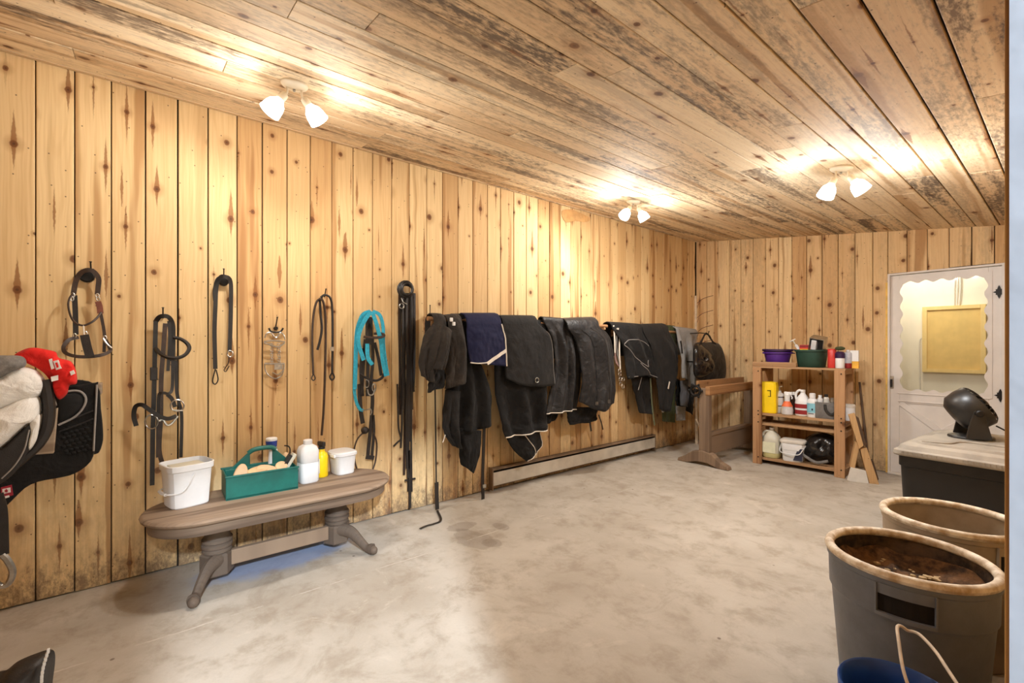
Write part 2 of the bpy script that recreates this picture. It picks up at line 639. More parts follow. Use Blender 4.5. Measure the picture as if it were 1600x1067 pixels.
M_F_BROWN = fabric('dusty_brown_cloth', (48, 43, 39), (104, 94, 84), .5)
M_F_NAVY = fabric('navy_fleece', (28, 30, 62), (58, 60, 92), .4, .85, .25)
M_F_SATIN = fabric('dark_grey_nylon', (38, 37, 38), (92, 89, 88), .5, .45)
M_F_GREY = fabric('light_grey_cloth', (158, 156, 154), (190, 188, 184), .3)
M_F_MID = fabric('mid_grey_cloth', (98, 98, 102), (130, 128, 128), .3)
M_F_GREEN = fabric('olive_cloth', (72, 78, 50), (98, 100, 70), .3)
M_F_QUILT = fabric('black_quilted_cotton', (27, 25, 24), (64, 58, 54), .4)
M_PIPING = plain('white_piping', (226, 216, 202), .7, 0, .08, 20)
M_PIPEGREY = plain('grey_piping', (150, 144, 140), .6, 0, .08, 20)
M_FLEECE = fabric('white_sheepskin', (244, 240, 234), (226, 220, 212), .4, .95)
M_KNIT = plain('grey_rubber_grip', (124, 120, 116), .7, 0, .3, 40, .4, 90)
M_MANURE = plain('stable_dirt', (104, 74, 46), .95, 0, .5, 26, .8, 60, (44, 30, 20))
M_CANINSIDE = plain('grimy_bin_inside', (86, 66, 48), .85, 0, .5, 16, .6, 60, (38, 28, 20))
M_RIM = plain('grimy_bin_rim', (226, 216, 198), .6, 0, .25, 22, 0, 60, (178, 152, 118))
M_SCRAP = plain('brown_paper', (206, 160, 104), .8)

g = G('lit_frosted_glass')
e = g.n('ShaderNodeEmission', {'Color': (1.0, .95, .86, 1), 'Strength': 9.0})
g.t.links.new(e.outputs[0], g.out.inputs[0])
M_SHADE = g.m
M_SHADE.cycles.emission_sampling = 'NONE'

g = G('window_glass')
tr = g.n('ShaderNodeBsdfTransparent', {'Color': (.98, .98, .97, 1)})
gl = g.n('ShaderNodeBsdfGlossy', {'Roughness': .03})
mx = g.n('ShaderNodeMixShader', {0: .05})
g.t.links.new(tr.outputs[0], mx.inputs[1])
g.t.links.new(gl.outputs[0], mx.inputs[2])
g.t.links.new(mx.outputs[0], g.out.inputs[0])
M_GLASS = g.m


def structure(o):
    o['kind'] = 'structure'
    return o


# ------------------------------------------------------------------ the room shell
Y_END = 7.3
X_OUT = 3.2
structure(MB().box((-.2, (YF + Y_END) / 2 - .1, -.05), (7.0, Y_END - YF + .5, .1)).build('floor', M_FLOOR))


def board_poly(mb, a, b, z0, z1a, z1b, org, ua, uz, th):
    """one board: front edges chamfered; a..b across, z0..z1 along, front face th proud of org plane"""
    nrm = Vector(ua).cross(Vector(uz)).normalized()
    ch = .003
    ua, uz, org = Vector(ua), Vector(uz), Vector(org)
    def pt(s, z, d): return org + ua * s + uz * z + nrm * d
    vs = [pt(a, z0, 0), pt(b, z0, 0), pt(b, z1b, 0), pt(a, z1a, 0),
          pt(a, z0, th - ch), pt(b, z0, th - ch), pt(b, z1b, th - ch), pt(a, z1a, th - ch),
          pt(a + ch, z0, th), pt(b - ch, z0, th), pt(b - ch, z1b, th), pt(a + ch, z1a, th)]
    fs = [(3, 2, 1, 0), (0, 1, 5, 4), (1, 2, 6, 5), (2, 3, 7, 6), (3, 0, 4, 7),
          (4, 5, 9, 8), (5, 6, 10, 9), (6, 7, 11, 10), (7, 4, 8, 11), (8, 9, 10, 11)]
    mb.add(vs, fs)


TH = .02
# left wall
wl = structure(MB().box((XL - TH - .03, (YF + YB) / 2, 1.42), (.06, YB - YF + .3, 2.9)).build('wall_left', M_GAP))
ys = [-.440, -.294, -.144, .004, .157, .310, .465, .610, .763, .913, 1.062, 1.216, 1.367, 1.524, 1.675, 1.832, 1.984, 2.138,
      2.293, 2.456, 2.605, 2.768, 2.926, 3.083, 3.243, 3.400, 3.555, 3.716, 3.883, 4.036, 4.194, 4.359, 4.518]
ys = [-.440 - .151 * k for k in range(7, 0, -1)] + ys
while ys[-1] < YB - .2:
    ys.append(ys[-1] + random.uniform(.150, .162))
ys.append(YB - .012)
zt = ceil_z(XL) + .004
for i in range(len(ys) - 1):
    gap = random.choice((.002, .0025, .003, .004))
    mb = MB()
    board_poly(mb, -ys[i + 1] + gap, -ys[i] - gap, .004 + random.uniform(0, .008), zt, zt, (XL - TH, 0, 0), (0, -1, 0), (0, 0, 1), TH + random.uniform(-.003, 0.0))
    mb.f = [f[::-1] for f in mb.f]
    # flip so that the front faces the room (+x)
    for k, p in enumerate(mb.v):
        p.x = (XL - TH) + abs(p.x - (XL - TH))
    mb.build('board', M_WALL_L, wl)

# back wall, with the door opening
DX0, DX1, DZ = -1.232, -.405, 2.075
wb = structure(MB().box(((XL + DX0) / 2 - .08, YB + TH + .03, 1.42), (DX0 - XL + .16 - .02, .06, 2.95))
               .box(((DX0 + DX1) / 2, YB + TH + .03, (DZ + 2.9) / 2), (DX1 - DX0 + .1, .06, 2.9 - DZ))
               .box(((DX1 + .35) / 2 + .01, YB + TH + .03, 1.42), (.35 - DX1, .06, 2.95)).build('wall_back', M_GAP))
xs = [-3.392, -3.232, -3.075, -2.919, -2.766, -2.612, -2.461, -2.309, -2.158, -2.003, -1.843, -1.687, -1.529, -1.372, -1.243,
      -1.089, -.932, -.773, -.618, -.468, -.315, -.16, -.02]
for i in range(len(xs) - 1):
    gap = random.choice((.002, .0025, .003, .004))
    a, b = xs[i] + gap, xs[i + 1] - gap
    z0 = .004 + random.uniform(0, .01)
    if (a + b) / 2 > DX0 and (a + b) / 2 < DX1 + .03:
        z0 = DZ + .02 + random.uniform(-.006, .004)
    mb = MB()
    board_poly(mb, a, b, z0, ceil_z(a) + .004, ceil_z(b) + .004, (0, YB + TH, 0), (1, 0, 0), (0, 0, 1), TH + random.uniform(-.003, 0))
    mb.build('board', M_WALL_B, wb)

# ceiling, tilted planks running along the room
SL = math.sqrt(1 + CEIL_B ** 2)
wc = structure(MB().prism([(XL - .1, ceil_z(XL - .1) + TH), (.12, ceil_z(.12) + TH), (.12, ceil_z(.12) + TH + .06), (XL - .1, ceil_z(XL - .1) + TH + .06)],
                          -(YB - YF + .2), (0, YF - .1, 0), (1, 0, 0), (0, 0, 1)).build('ceiling', M_GAP))
xe = [-.435 + .1535 * k for k in range(-20, 5)]
xe = [x for x in xe if XL + .03 < x < XR + .02]
xe = [XL + .004] + xe + [XR + .1]
forced = {}
for i in range(len(xe) - 1):
    gap = random.choice((.0015, .002, .002, .003)) if xe[i] < -1.0 else random.choice((.003, .004, .005))
    a, b = xe[i] + gap, xe[i + 1] - gap
    y = YF - random.uniform(0, 2.0)
    while y < YB:
        y2 = min(YB + .004, y + random.uniform(1.7, 3.7))
        if YB - y2 < .5:
            y2 = YB + .004
        ya = max(y, YF)
        if y2 > YF + .1:
            th = TH + random.uniform(-.0035, 0)
            ch = .0025
            def cp(x, yy, d): return (x, yy, ceil_z(x) + TH - d)
            vs = [cp(a, ya + .001, 0), cp(b, ya + .001, 0), cp(b, y2 - .001, 0), cp(a, y2 - .001, 0),
                  cp(a, ya + .001, th - ch), cp(b, ya + .001, th - ch), cp(b, y2 - .001, th - ch), cp(a, y2 - .001, th - ch),
                  cp(a + ch, ya + .002, th), cp(b - ch, ya + .002, th), cp(b - ch, y2 - .002, th), cp(a + ch, y2 - .002, th)]
            fs = [(3, 2, 1, 0), (0, 1, 5, 4), (1, 2, 6, 5), (2, 3, 7, 6), (3, 0, 4, 7),
                  (4, 5, 9, 8), (5, 6, 10, 9), (6, 7, 11, 10), (7, 4, 8, 11), (8, 9, 10, 11)]
            MB().add(vs, fs).build('plank', M_CEIL, wc)
        y = y2

# near wall (left of the frame) and right wall with the doorway the camera stands in
wf = structure(MB().box((XL / 2 - .05, YF - TH - .03, 1.42), (-XL + .2, .06, 2.95)).build('wall_front', M_GAP))
x = XL + .004
while x < XR - .02:
    x2 = min(x + .154, XR)
    mb = MB()
    board_poly(mb, -x2 + .003, -x - .003, .006, ceil_z(x2) + .004, ceil_z(x) + .004, (0, YF - TH, 0), (-1, 0, 0), (0, 0, 1), TH)
    mb.build('board', M_WALL_B, wf)
    x = x2
JY0, JY1, JZ, WT = -.22, .47, 2.05, .11         # doorway opening
wr = structure(MB().box((XR + TH + WT / 2, (YF + JY0) / 2 - .05, 1.3), (WT, JY0 - YF + .1, 2.6))
               .box((XR + TH + WT / 2, (YB + JY1) / 2 + .05, 1.3), (WT, YB - JY1 + .06, 2.6))
               .box((XR + TH + WT / 2, (JY0 + JY1) / 2, (JZ + 2.6) / 2), (WT, JY1 - JY0, 2.6 - JZ)).build('wall_right', M_GAP))
y = YF + .004
while y < YB - .02:
    y2 = min(y + .154, YB)
    z0 = .006
    if y < JY1 and y2 > JY0:
        if y2 > JY1: y = JY1 + .03
        elif y < JY0: y2 = JY0 - .001
        else: z0 = JZ
    mb = MB()
    board_poly(mb, y + .003, y2 - .003, z0, ceil_z(XR) + .004, ceil_z(XR) + .004, (XR + TH, 0, 0), (0, 1, 0), (0, 0, 1), TH)
    for p in mb.v:
        p.x = (XR + TH) - abs(p.x - (XR + TH))
    mb.build('board', M_WALL_L, wr)
    y = y2 if y2 != JY0 - .001 else JY0
# jamb: painted reveal and bare wood edge on the room side
structure(MB().box((.046, JY1 - .007, 1.06), (.1476, .022, 2.12)).build('trim_1', M_TRIM))
structure(MB().box((-.0289, JY1 + .006, 1.06), (.0022, .046, 2.12)).build('trim_2', M_TRIMWOOD))

# aisle outside the doorway: the wall opposite
structure(MB().box((X_OUT + .05, 2.5, 1.4), (.1, 9.5, 2.9)).build('wall_aisle', M_SHELLWHITE))

# room behind the white door
YW = YB + .95
structure(MB().box((-.75, YW + .04, 1.3), (2.4, .08, 2.7)).build('wall_beyond', M_SHELLWHITE))
structure(MB().box((-1.75, (YB + YW) / 2 + .06, 1.3), (.06, YW - YB - .05, 2.7)).build('wall_beyond_left', M_SHELLWHITE))
structure(MB().box((.32, (YB + YW) / 2 + .06, 1.3), (.06, YW - YB - .05, 2.7)).build('wall_beyond_right', M_SHELLWHITE))
structure(MB().box((-.75, (YB + YW) / 2 + .06, 2.68), (2.2, YW - YB - .05, .06)).build('ceiling_beyond', M_SHELLWHITE))
a, b = PB(1442, 480, -.93), PB(1541, 584, -.93)
t = thing('wall_panel', 'square yellow board with a frame seen through the door window', 'panel', ((a.x + b.x) / 2, YW - .05, b.z))
cx_, cz_, w_, h_ = (a.x + b.x) / 2, (a.z + b.z) / 2, b.x - a.x, a.z - b.z
MB().box((cx_, YW - .02, cz_), (w_ - .04, .03, h_ - .04)).build('board', M_PANEL, t)
for s in (-1, 1):
    MB().box((cx_ + s * (w_ / 2 - .02), YW - .03, cz_), (.04, .055, h_)).build('frame_strip', M_PANELFRAME, t)
    MB().box((cx_, YW - .03, cz_ + s * (h_ / 2 - .02)), (w_ - .082, .055, .04)).build('frame_strip', M_PANELFRAME, t)
t = thing('wall_cable', 'pale cables dropping to the yellow board behind the door', 'cable', (cx_, YW - .03, a.z))
for k, q in enumerate((1491, 1494.5, 1498)):
    p0, p1 = PB(q + 2, 425, -.92), PB(q, 479, -.92)
    MB().tube(crom([p0, (p0 + p1) / 2 + Vector((.006 * (k - 1), 0, 0)), p1], 4), .007, 6).build('cable_strand', M_OFFWHITE, t, True)
MB().tube(crom([PB(1441, 528, -.92), PB(1437, 534, -.92), PB(1437, 570, -.92), PB(1438, 612, -.92)], 4), .006, 6).build('wall_cord', M_OFFWHITE, None, True)
bpy.data.objects['wall_cord'].name = 'extension_cord'
set_props(bpy.data.objects['extension_cord'], 'thin pale cord hanging left of the yellow board behind the door', 'cord')

# ------------------------------------------------------------------ the white door
dr = structure(thing('door_1', None, None, ((DX0 + DX1) / 2, YB, 0)))
DY = YB - .012
ST = .075
gx0, gx1 = PB(1405, 520).x, PB(1546, 520).x
gz0, gz1 = PB(1405, 611).z, PB(1404, 440).z
yf, dth = DY, .035
def dbox(x0, x1, z0, z1, y0=0.0, th=dth):
    return MB().box(((x0 + x1) / 2, yf - y0 + th / 2, (z0 + z1) / 2), (x1 - x0, th, z1 - z0))
m = dbox(DX0 + .012, gx0 + .004, .02, DZ - .01)
m.build('door_stile', M_DOOR, dr, bevel=.003)
dbox(gx1 - .004, DX1 - .012, .02, DZ - .01).build('door_stile', M_DOOR, dr, bevel=.003)
dbox(gx0 + .004, gx1 - .004, gz1 - .004, DZ - .01).build('door_rail', M_DOOR, dr, bevel=.003)
dbox(gx0 + .004, gx1 - .004, gz0 - .12, gz0 + .004).build('door_rail', M_DOOR, dr, bevel=.003)
dbox(gx0 + .004, gx1 - .004, .02, .22).build('door_rail', M_DOOR, dr, bevel=.003)
dbox(gx0 + .002, gx1 - .002, .2, gz0 - .11, -.012, .015).build('door_panel', M_DOOR, dr)
# frame around the door, raised mouldings, cross buck
for s, xx in ((-1, DX0), (1, DX1)):
    MB().box((xx + s * -.004, YB - .014, DZ / 2), (.018, .06, DZ)).build('door_frame', M_DOOR, dr, bevel=.002)
MB().box(((DX0 + DX1) / 2, YB - .014, DZ + .004), (DX1 - DX0 + .01, .06, .018)).build('door_frame', M_DOOR, dr, bevel=.002)
z0, z1 = .22, gz0 - .12
for A, B in (((gx0 + .01, z1), (gx1 - .01, z0)), ((gx0 + .01, z0), (gx1 - .01, z1))):
    MB().ribbon([(A[0], yf + (.008 if A[1] > B[1] else .0095), A[1]), (B[0], yf + (.008 if A[1] > B[1] else .0095), B[1])], .055, .018, (0, -1, 0)).build('cross_brace', M_DOOR, dr, bevel=.003)
for zq in (gz0 - .02, gz0 - .1):
    MB().box(((gx0 + gx1) / 2, yf - .004, zq), (gx1 - gx0 + .02, .012, .012)).build('moulding', M_DOOR, dr, bevel=.003)
MB().box(((gx0 + gx1) / 2, yf + .022, (gz0 + gz1) / 2), (gx1 - gx0, .004, gz1 - gz0)).build('glass_pane', M_GLASS, dr)
# scalloped inner border
W_, H_ = gx1 - gx0, gz1 - gz0
outer, inner = [], []
NS = 16
def scal(t_, n_):
    return .020 + .013 * math.cos(2 * PI * n_ * t_)
for side in range(4):
    for k in range(NS * 4):
        q = k / (NS * 4)
        if side == 0:
            outer.append((gx0 - .02 + (W_ + .04) * q, gz0 - .02)); inner.append((gx0 + .03 + (W_ - .06) * q, gz0 + scal(q, 5)))
        elif side == 1:
            outer.append((gx1 + .02, gz0 - .02 + (H_ + .04) * q)); inner.append((gx1 - scal(q, 7), gz0 + .03 + (H_ - .06) * q))
        elif side == 2:
            outer.append((gx1 + .02 - (W_ + .04) * q, gz1 + .02)); inner.append((gx1 - .03 - (W_ - .06) * q, gz1 - scal(q, 5)))
        else:
            outer.append((gx0 - .02, gz1 + .02 - (H_ + .04) * q)); inner.append((gx0 + scal(q, 7), gz1 - .03 - (H_ - .06) * q))
n_ = len(outer)
vs = [(p[0], yf - .006, p[1]) for p in outer] + [(p[0], yf - .006, p[1]) for p in inner] + \
     [(p[0], yf + .001, p[1]) for p in outer] + [(p[0], yf + .001, p[1]) for p in inner]
fs = []
for k in range(n_):
    j = (k + 1) % n_
    fs += [(k, j, n_ + j, n_ + k), (n_ + k, n_ + j, 3 * n_ + j, 3 * n_ + k), (k, 2 * n_ + k, 2 * n_ + j, j), (2 * n_ + k, 3 * n_ + k, 3 * n_ + j, 2 * n_ + j)]
MB().add(vs, fs).build('scalloped_border', M_DOOR, dr)
# ornate black strap hinges and a latch
for q in ((1561, 456), (1563, 618)):
    p = PB(q[0], q[1], .02)
    poly = []
    for k in range(20):
        an = 2 * PI * k / 20
        rr = (.050 if k % 5 == 0 else (.026 if k % 2 else .034))
        poly.append((rr * math.cos(an) * .8, rr * math.sin(an) * 1.25))
    hg = MB().prism(poly, .006, (p.x, yf - .003, p.z), (1, 0, 0), (0, 0, 1)).build('hinge', M_IRON, dr, label='ornate black hinge')
    MB().tube([(p.x + .03, yf - .008, p.z - .05), (p.x + .03, yf - .008, p.z + .05)], .007, 8).build('hinge_pin', M_IRON, hg)
p = PB(1393, 597, .03)
lt = MB().box((p.x, yf - .007, p.z), (.03, .012, .13)).build('latch', M_STEEL, dr, bevel=.004, label='grey door latch')
MB().box((p.x, yf - .024, p.z - .01), (.012, .03, .08)).build('latch_lever', M_IRON, lt, bevel=.003)
# pale yellow strip beside the door, coloured as light leaking through its gap
structure(MB().box((DX0 - .016, YB - .006, 1.0), (.022, .016, 2.0)).build('gap_light_strip', plain('gap_light_yellow', (240, 196, 96), .6)))
structure(MB().box(((DX0 + DX1) / 2, YB - .02, .011), (DX1 - DX0, .12, .018)).build('trim_4', M_OFFWHITE, bevel=.004))


# ------------------------------------------------------------------ ceiling lights
def ceiling_light(p, label, col, dirs, warm):
    zc = ceil_z(p[0])
    t = thing('ceiling_light', label, 'ceiling light', (p[0], p[1], zc - .2), 'two-bulb ceiling lights')
    base = Vector((p[0], p[1], zc))
    tilt = Matrix.Translation(base) @ Matrix.Rotation(math.atan(-CEIL_B), 4, 'Y')
    MB(tilt).lathe([(.066, .0), (.066, -.008), (.060, -.016), (.044, -.024), (.02, -.028)], n=28).build('canopy', M_CANOPY, t, True)
    MB(tilt).lathe([(.006, -.028), (.008, -.034), (.003, -.042)], n=10).build('finial', M_STEEL, t, True)
    for k, (dx, dy, dz) in enumerate(dirs):
        d = Vector((dx, dy, dz)).normalized()
        st = base + Vector((dx, dy, 0)).normalized() * .035 + Vector((0, 0, -.018))
        knee = st + Vector((0, 0, -.035))
        MB().tube(crom([st, knee, knee + d * .02], 4), .006, 8).build('arm', M_CANOPY, t, True)
        ax = d
        R = ax.to_track_quat('Z', 'Y').to_matrix().to_4x4()
        Mx = Matrix.Translation(knee + d * .012) @ R
        MB(Mx).lathe([(.012, 0), (.019, .006), (.021, .02), (.021, .045), (.019, .05)], n=16).build('socket', M_CANOPY, t, True)
        sh = MB(Mx).lathe([(.021, .046), (.026, .056), (.040, .072), (.047, .095), (.050, .12), (.052, .135), (.049, .135), (.046, .12), (.043, .095), (.036, .074), (.02, .058)], n=20, cap0=False, cap1=False).build('shade', M_SHADE, t, True)
        MB(Mx).ball((0, 0, .088), .024, 10, 7, (1, 1, 1.2)).build('bulb', M_SHADE, sh, True)
        pl = knee + d * (.012 + .165)
        lamp('bulb_glow', 'POINT', pl, LAMP_W * .72 * min(warm, 1.0), col, .035)
        sp = lamp('bulb_beam', 'SPOT', pl, LAMP_W * 1.45 * warm, col, .035, d.to_track_quat('-Z', 'Y').to_euler())
        sp.data.spot_size = math.radians(178)
        sp.data.spot_blend = .45
    return t


p1, p2, p3 = (-2.577, .613), (-2.65, 3.634), (-.967, 3.573)
ceiling_light(p1, 'two-bulb ceiling light above the oval bench', WARM, ((-.1, -.55, -.85), (.12, .62, -.85)), .72)
ceiling_light(p2, 'two-bulb ceiling light above the hanging blankets', WARM, ((-.1, -.6, -.75), (.35, .35, -.9)), 1.1)
ceiling_light(p3, 'two-bulb ceiling light furthest right, near the white door', COOL, ((-.35, -.3, -.95), (.45, .1, -.75)), 1.35)
#PART2
# ------------------------------------------------------------------ soft things: draped cloth and lumps
def resample(curve, t):
    k = t * (len(curve) - 1)
    i = min(int(k), len(curve) - 2)
    return curve[i].lerp(curve[i + 1], k - i)


def smooth01(x):
    x = max(0.0, min(1.0, x))
    return x * x * (3 - 2 * x)


def drape(name, mat, L, R, off, parent, fold=.014, fq=2.5, ph=0.0, bot=None, wrap=.03, bulge=.02, solid=.010, cols=34, rows=36, back=.3, offb=None, label=None, seed=1.0):
    """cloth hanging over a rail: L and R = its two side edges seen on the wall, top to bottom"""
    offb = off if offb is None else offb
    wrap = max(.035, off - .165) if wrap else 0
    def edge(E):
        n = len(E)
        return crom([PL(q[0], q[1], off + (offb - off) * i / (n - 1)) for i, q in enumerate(E)], 6)
    LC, RC = edge(L), edge(R)

    def P(s, t):
        p = resample(LC, t).lerp(resample(RC, t), s)
        if bot:
            k = s * (len(bot) - 1)
            i = min(int(k), len(bot) - 2)
            p = p + Vector((0, 0, (bot[i] + (bot[i + 1] - bot[i]) * (k - i)) * t ** 3))
        if wrap:
            p = p - Vector((0, 0, wrap * (1 - t) ** 2))
        rmp = smooth01(t * 2.2)
        nz = mnoise.noise(Vector((s * 2.6 + seed * 7, t * 2.2, seed)))
        nz2 = mnoise.noise(Vector((s * 7 + seed, t * 5, seed * 3)))
        x = fold * rmp * math.sin(2 * PI * fq * s + ph + 1.4 * nz) + bulge * math.sin(PI * s) * (.4 + .6 * rmp) + fold * 1.1 * nz * rmp + fold * .7 * nz2 * rmp + .006 * mnoise.noise(Vector((s * 16 + seed, t * 9 + 2 * s, seed * 5))) * rmp
        return p + Vector((x, 0, 0))

    mb = MB()
    NW = 8 if wrap else 0

    def fn(u, v):
        j = round(v * (rows + NW - 1))
        if j >= NW:
            return P(u, (j - NW) / (rows - 1)) if wrap else P(u, j / (rows - 1))
        a = PI * (NW - j) / (NW - 2) if j > 1 else PI
        top = P(u, 0)
        dn = 0 if j > 1 else (back if j == 0 else back * .5)
        return top + Vector((wrap * math.cos(min(a, PI)) - wrap, 0, wrap * math.sin(min(a, PI)) - dn))
    mb.grid(fn, cols, rows + NW)
    o = mb.build(name, mat, parent, True, solid=solid, label=label, ang=3.0)
    return o, P


def pipe(name, P, st, mat, parent, r=.004, lift=.007, n=10):
    pts = crom([Vector((s, t, 0)) for s, t in st], n)
    path = [P(q.x, q.y) + Vector((lift, 0, 0)) for q in pts]
    return MB().tube(path, r, 5).build(name, mat, parent, True)


def lump(pts, nrm, thick, amp=.012, seed=1.0, back=.35, rings=7, fn_=5.0):
    """a soft closed body from an outline"""
    pts = crom(pts, 4, True)
    nrm = Vector(nrm).normalized()
    c = sum(pts, Vector()) / len(pts)
    mb = MB()
    n = len(pts)
    vs, fs = [], []
    seq = [(k / rings, 1) for k in range(1, rings + 1)] + [(k / rings, -back) for k in range(rings - 1, 0, -1)]
    vs.append(c + nrm * (thick + amp * mnoise.noise(c * fn_ + Vector((seed, 0, 0)))))
    for f, sg in seq:
        hgt = math.sqrt(max(0, 1 - f * f)) ** .8
        for p in pts:
            q = c + (p - c) * f
            w = mnoise.noise(q * fn_ + Vector((seed * 3, seed, 0))) + .5 * mnoise.noise(q * fn_ * 2.6 + Vector((seed, 0, 0)))
            vs.append(q + nrm * (sg * thick * hgt + amp * w * (1 if sg > 0 else .2) * (1 - f ** 6)))
    vs.append(c - nrm * thick * back)
    for k in range(n):
        fs.append((0, 1 + k, 1 + (k + 1) % n))
    for i in range(len(seq) - 1):
        for k in range(n):
            k2 = (k + 1) % n
            fs.append((1 + i * n + k, 1 + i * n + n + k, 1 + i * n + n + k2, 1 + i * n + k2))
    e = 1 + (len(seq) - 1) * n
    last = len(vs) - 1
    for k in range(n):
        fs.append((e + k, last, e + (k + 1) % n))
    return mb.add(vs, fs)


def strapp(pts, w, off=.03, th=.004, n=5, mb=None):
    """leather strap along points seen on the left wall"""
    path = crom([PL(q[0], q[1], q[2] if len(q) > 2 else off) for q in pts], n)
    mb = mb or MB()
    return mb.ribbon(path, w, th, (1, 0, 0))


def cordp(pts, r, off=.03, n=5, mb=None, closed=False):
    path = crom([PL(q[0], q[1], q[2] if len(q) > 2 else off) for q in pts], n, closed)
    mb = mb or MB()
    return mb.tube(path, r, 6, closed)


def ring_px(cx, cy, rx, ry, r, off=.04, n=16, mb=None):
    path = [PL(cx + rx * math.cos(2 * PI * k / n), cy + ry * math.sin(2 * PI * k / n), off) for k in range(n)]
    mb = mb or MB()
    return mb.tube(path, r, 5, True)


def nail_hook(p0, p1, label, round_at=None, rr=0.0):
    a, b = PL(p0[0], p0[1], .045), PL(p1[0], p1[1], .012)
    mb = MB().tube([PL(p1[0], p1[1], -.004), b, a], .004, 6)
    mb.ball(a, .007, 8, 5, (1, 1, .5))
    if round_at:
        c = PL(round_at[0], round_at[1], .0)
        Mx = Matrix.Translation(c) @ Matrix.Rotation(PI / 2, 4, 'Y')
        m2 = MB(Mx).lathe([(rr, -.002), (rr, .028), (rr * .8, .035), (rr * .5, .035)], n=18)
        mb.v += []
        mb.add(m2.v, m2.f)
    o = mb.build('tack_hook', M_IRON, None, True)
    return set_props(o, label, 'hook', 'tack hooks on the wall')


# ------------------------------------------------------------------ tack on the left wall
z3 = lambda *p: zz(80, 390, 5.617, *p)
nail_hook((141.4, 409), (142.3, 424), 'black nail hook holding the leather halter', (136, 432), .034)
t = thing('halter', 'brown leather halter hanging furthest left beside the red shirt', 'halter', PL(138, 560, .04))
strapp(z3((195, 390), (213, 290), (250, 215, .05), (310, 180, .06), (370, 190, .06), (415, 250, .05), (412, 330), (405, 395)), .022, .04).build('crown_strap', M_BROWNLEATHER, t, True)
strapp(z3((205, 400), (212, 560), (216, 745)), .022, .04).build('cheek_strap', M_BLACK, t, True)
strapp(z3((432, 545), (460, 690), (468, 770), (464, 900)), .014, .045).build('cheek_strap', M_BROWNLEATHER, t, True)
strapp(z3((410, 455), (425, 500), (432, 560)), .026, .05).build('buckle_strap', M_REDLEATHER, t, True)
cordp(z3((190, 385, .06), (160, 430, .07), (150, 490, .08), (170, 580, .09), (210, 640, .10), (280, 665, .10), (350, 640, .10), (400, 600, .08), (440, 550, .06)), .005, .06).build('throat_lash', M_BROWNLEATHER, t, True)
strapp(z3((240, 770, .05), (160, 790, .08), (110, 850, .10), (125, 905, .12), (210, 935, .13), (330, 940, .13), (450, 922, .12), (520, 880, .08), (475, 790, .05)), .017, .06).build('noseband', M_BROWNLEATHER, t, True)
strapp(z3((292, 750, .11), (315, 850, .125), (342, 945, .14)), .036, .1, .012).build('nose_sleeve', M_BLACK, t, True)
cordp(z3((283, 660, .10), (288, 745, .11)), .004, .1).build('link_strap', M_PIPING, t)
mb = MB()
for q in ((190, 400), (182, 430), (405, 405), (410, 430), (300, 735), (205, 755), (470, 775), (510, 860)):
    a = z3(q)[0]
    ring_px(a[0], a[1], 2.6, 3.4, .003, .06, 10).build('metal_ring', M_STEEL, t, True)
cordp(z3((455, 780, .07), (490, 830, .08), (530, 865, .08)), .006, .07).build('snap_clip', M_STEEL, t, True)

z4 = lambda *p: zz(195, 470, 3.557, *p)
nail_hook(z4((212, 38))[0], z4((212, 95))[0], 'black nail hook holding the bridle above the white bucket')
t = thing('bridle', 'black bridle with hanging reins on the wall above the white bucket', 'bridle', PL(255, 755, .04))
strapp(z4((170, 118), (190, 92, .06), (215, 84, .07), (245, 92, .07), (265, 130, .05), (268, 210), (265, 335)), .024, .04).build('crown_strap', M_BLACK, t, True)
strapp(z4((172, 112), (168, 260), (165, 400), (160, 600), (155, 760), (152, 1025)), .022, .045).build('rein', M_BLACK, t, True)
strapp(z4((225, 125), (212, 300), (202, 450), (200, 650), (192, 830), (218, 930)), .022, .06).build('rein', M_BROWNLEATHER, t, True)
strapp(z4((245, 112), (250, 220), (240, 390)), .016, .055).build('cheek_strap', M_BLACK, t, True)
strapp(z4((266, 330), (264, 480), (245, 515, .08), (215, 512, .09), (190, 525, .08), (185, 640), (183, 870)), .016, .06).build('cheek_strap', M_BLACK, t, True)
strapp(z4((285, 330), (288, 490), (300, 560), (316, 640), (312, 870)), .017, .05).build('rein', M_BLACK, t, True)
strapp(z4((236, 520), (262, 545), (280, 590)), .02, .06).build('curb_strap', M_BLACK, t, True)
cordp(z4((172, 265, .05), (200, 295, .09), (240, 315, .12), (290, 318, .13), (335, 300, .12), (358, 265, .1), (345, 235, .08), (310, 212, .06), (270, 203, .05)), .011, .06).build('browband', M_BLACK, t, True)
strapp(z4((64, 695, .05), (50, 640, .05), (60, 588, .07), (95, 578, .09), (130, 600, .1), (190, 640, .11), (240, 655, .11), (285, 640, .08)), .022, .06, .006).build('noseband', M_BLACK, t, True)
MB().box(PL(*z4((161, 405))[0], .055), (.02, .034, .075)).build('keeper', M_BLACK, t, bevel=.004)
mb = MB()
for q in ((292, 582, 10.5, 9), (148, 672, 10, 11)):
    a = z4(q[:2])[0]
    ring_px(a[0], a[1], q[2], q[3], .004, .07, 18, mb)
cordp(z4((190, 668), (212, 660), (235, 690), (262, 680), (295, 640)), .006, .08, mb=mb)
cordp(z4((262, 605), (285, 608), (325, 610)), .004, .08, mb=mb)
mb.build('bit', M_STEEL, t, True, label='shiny steel snaffle bit')

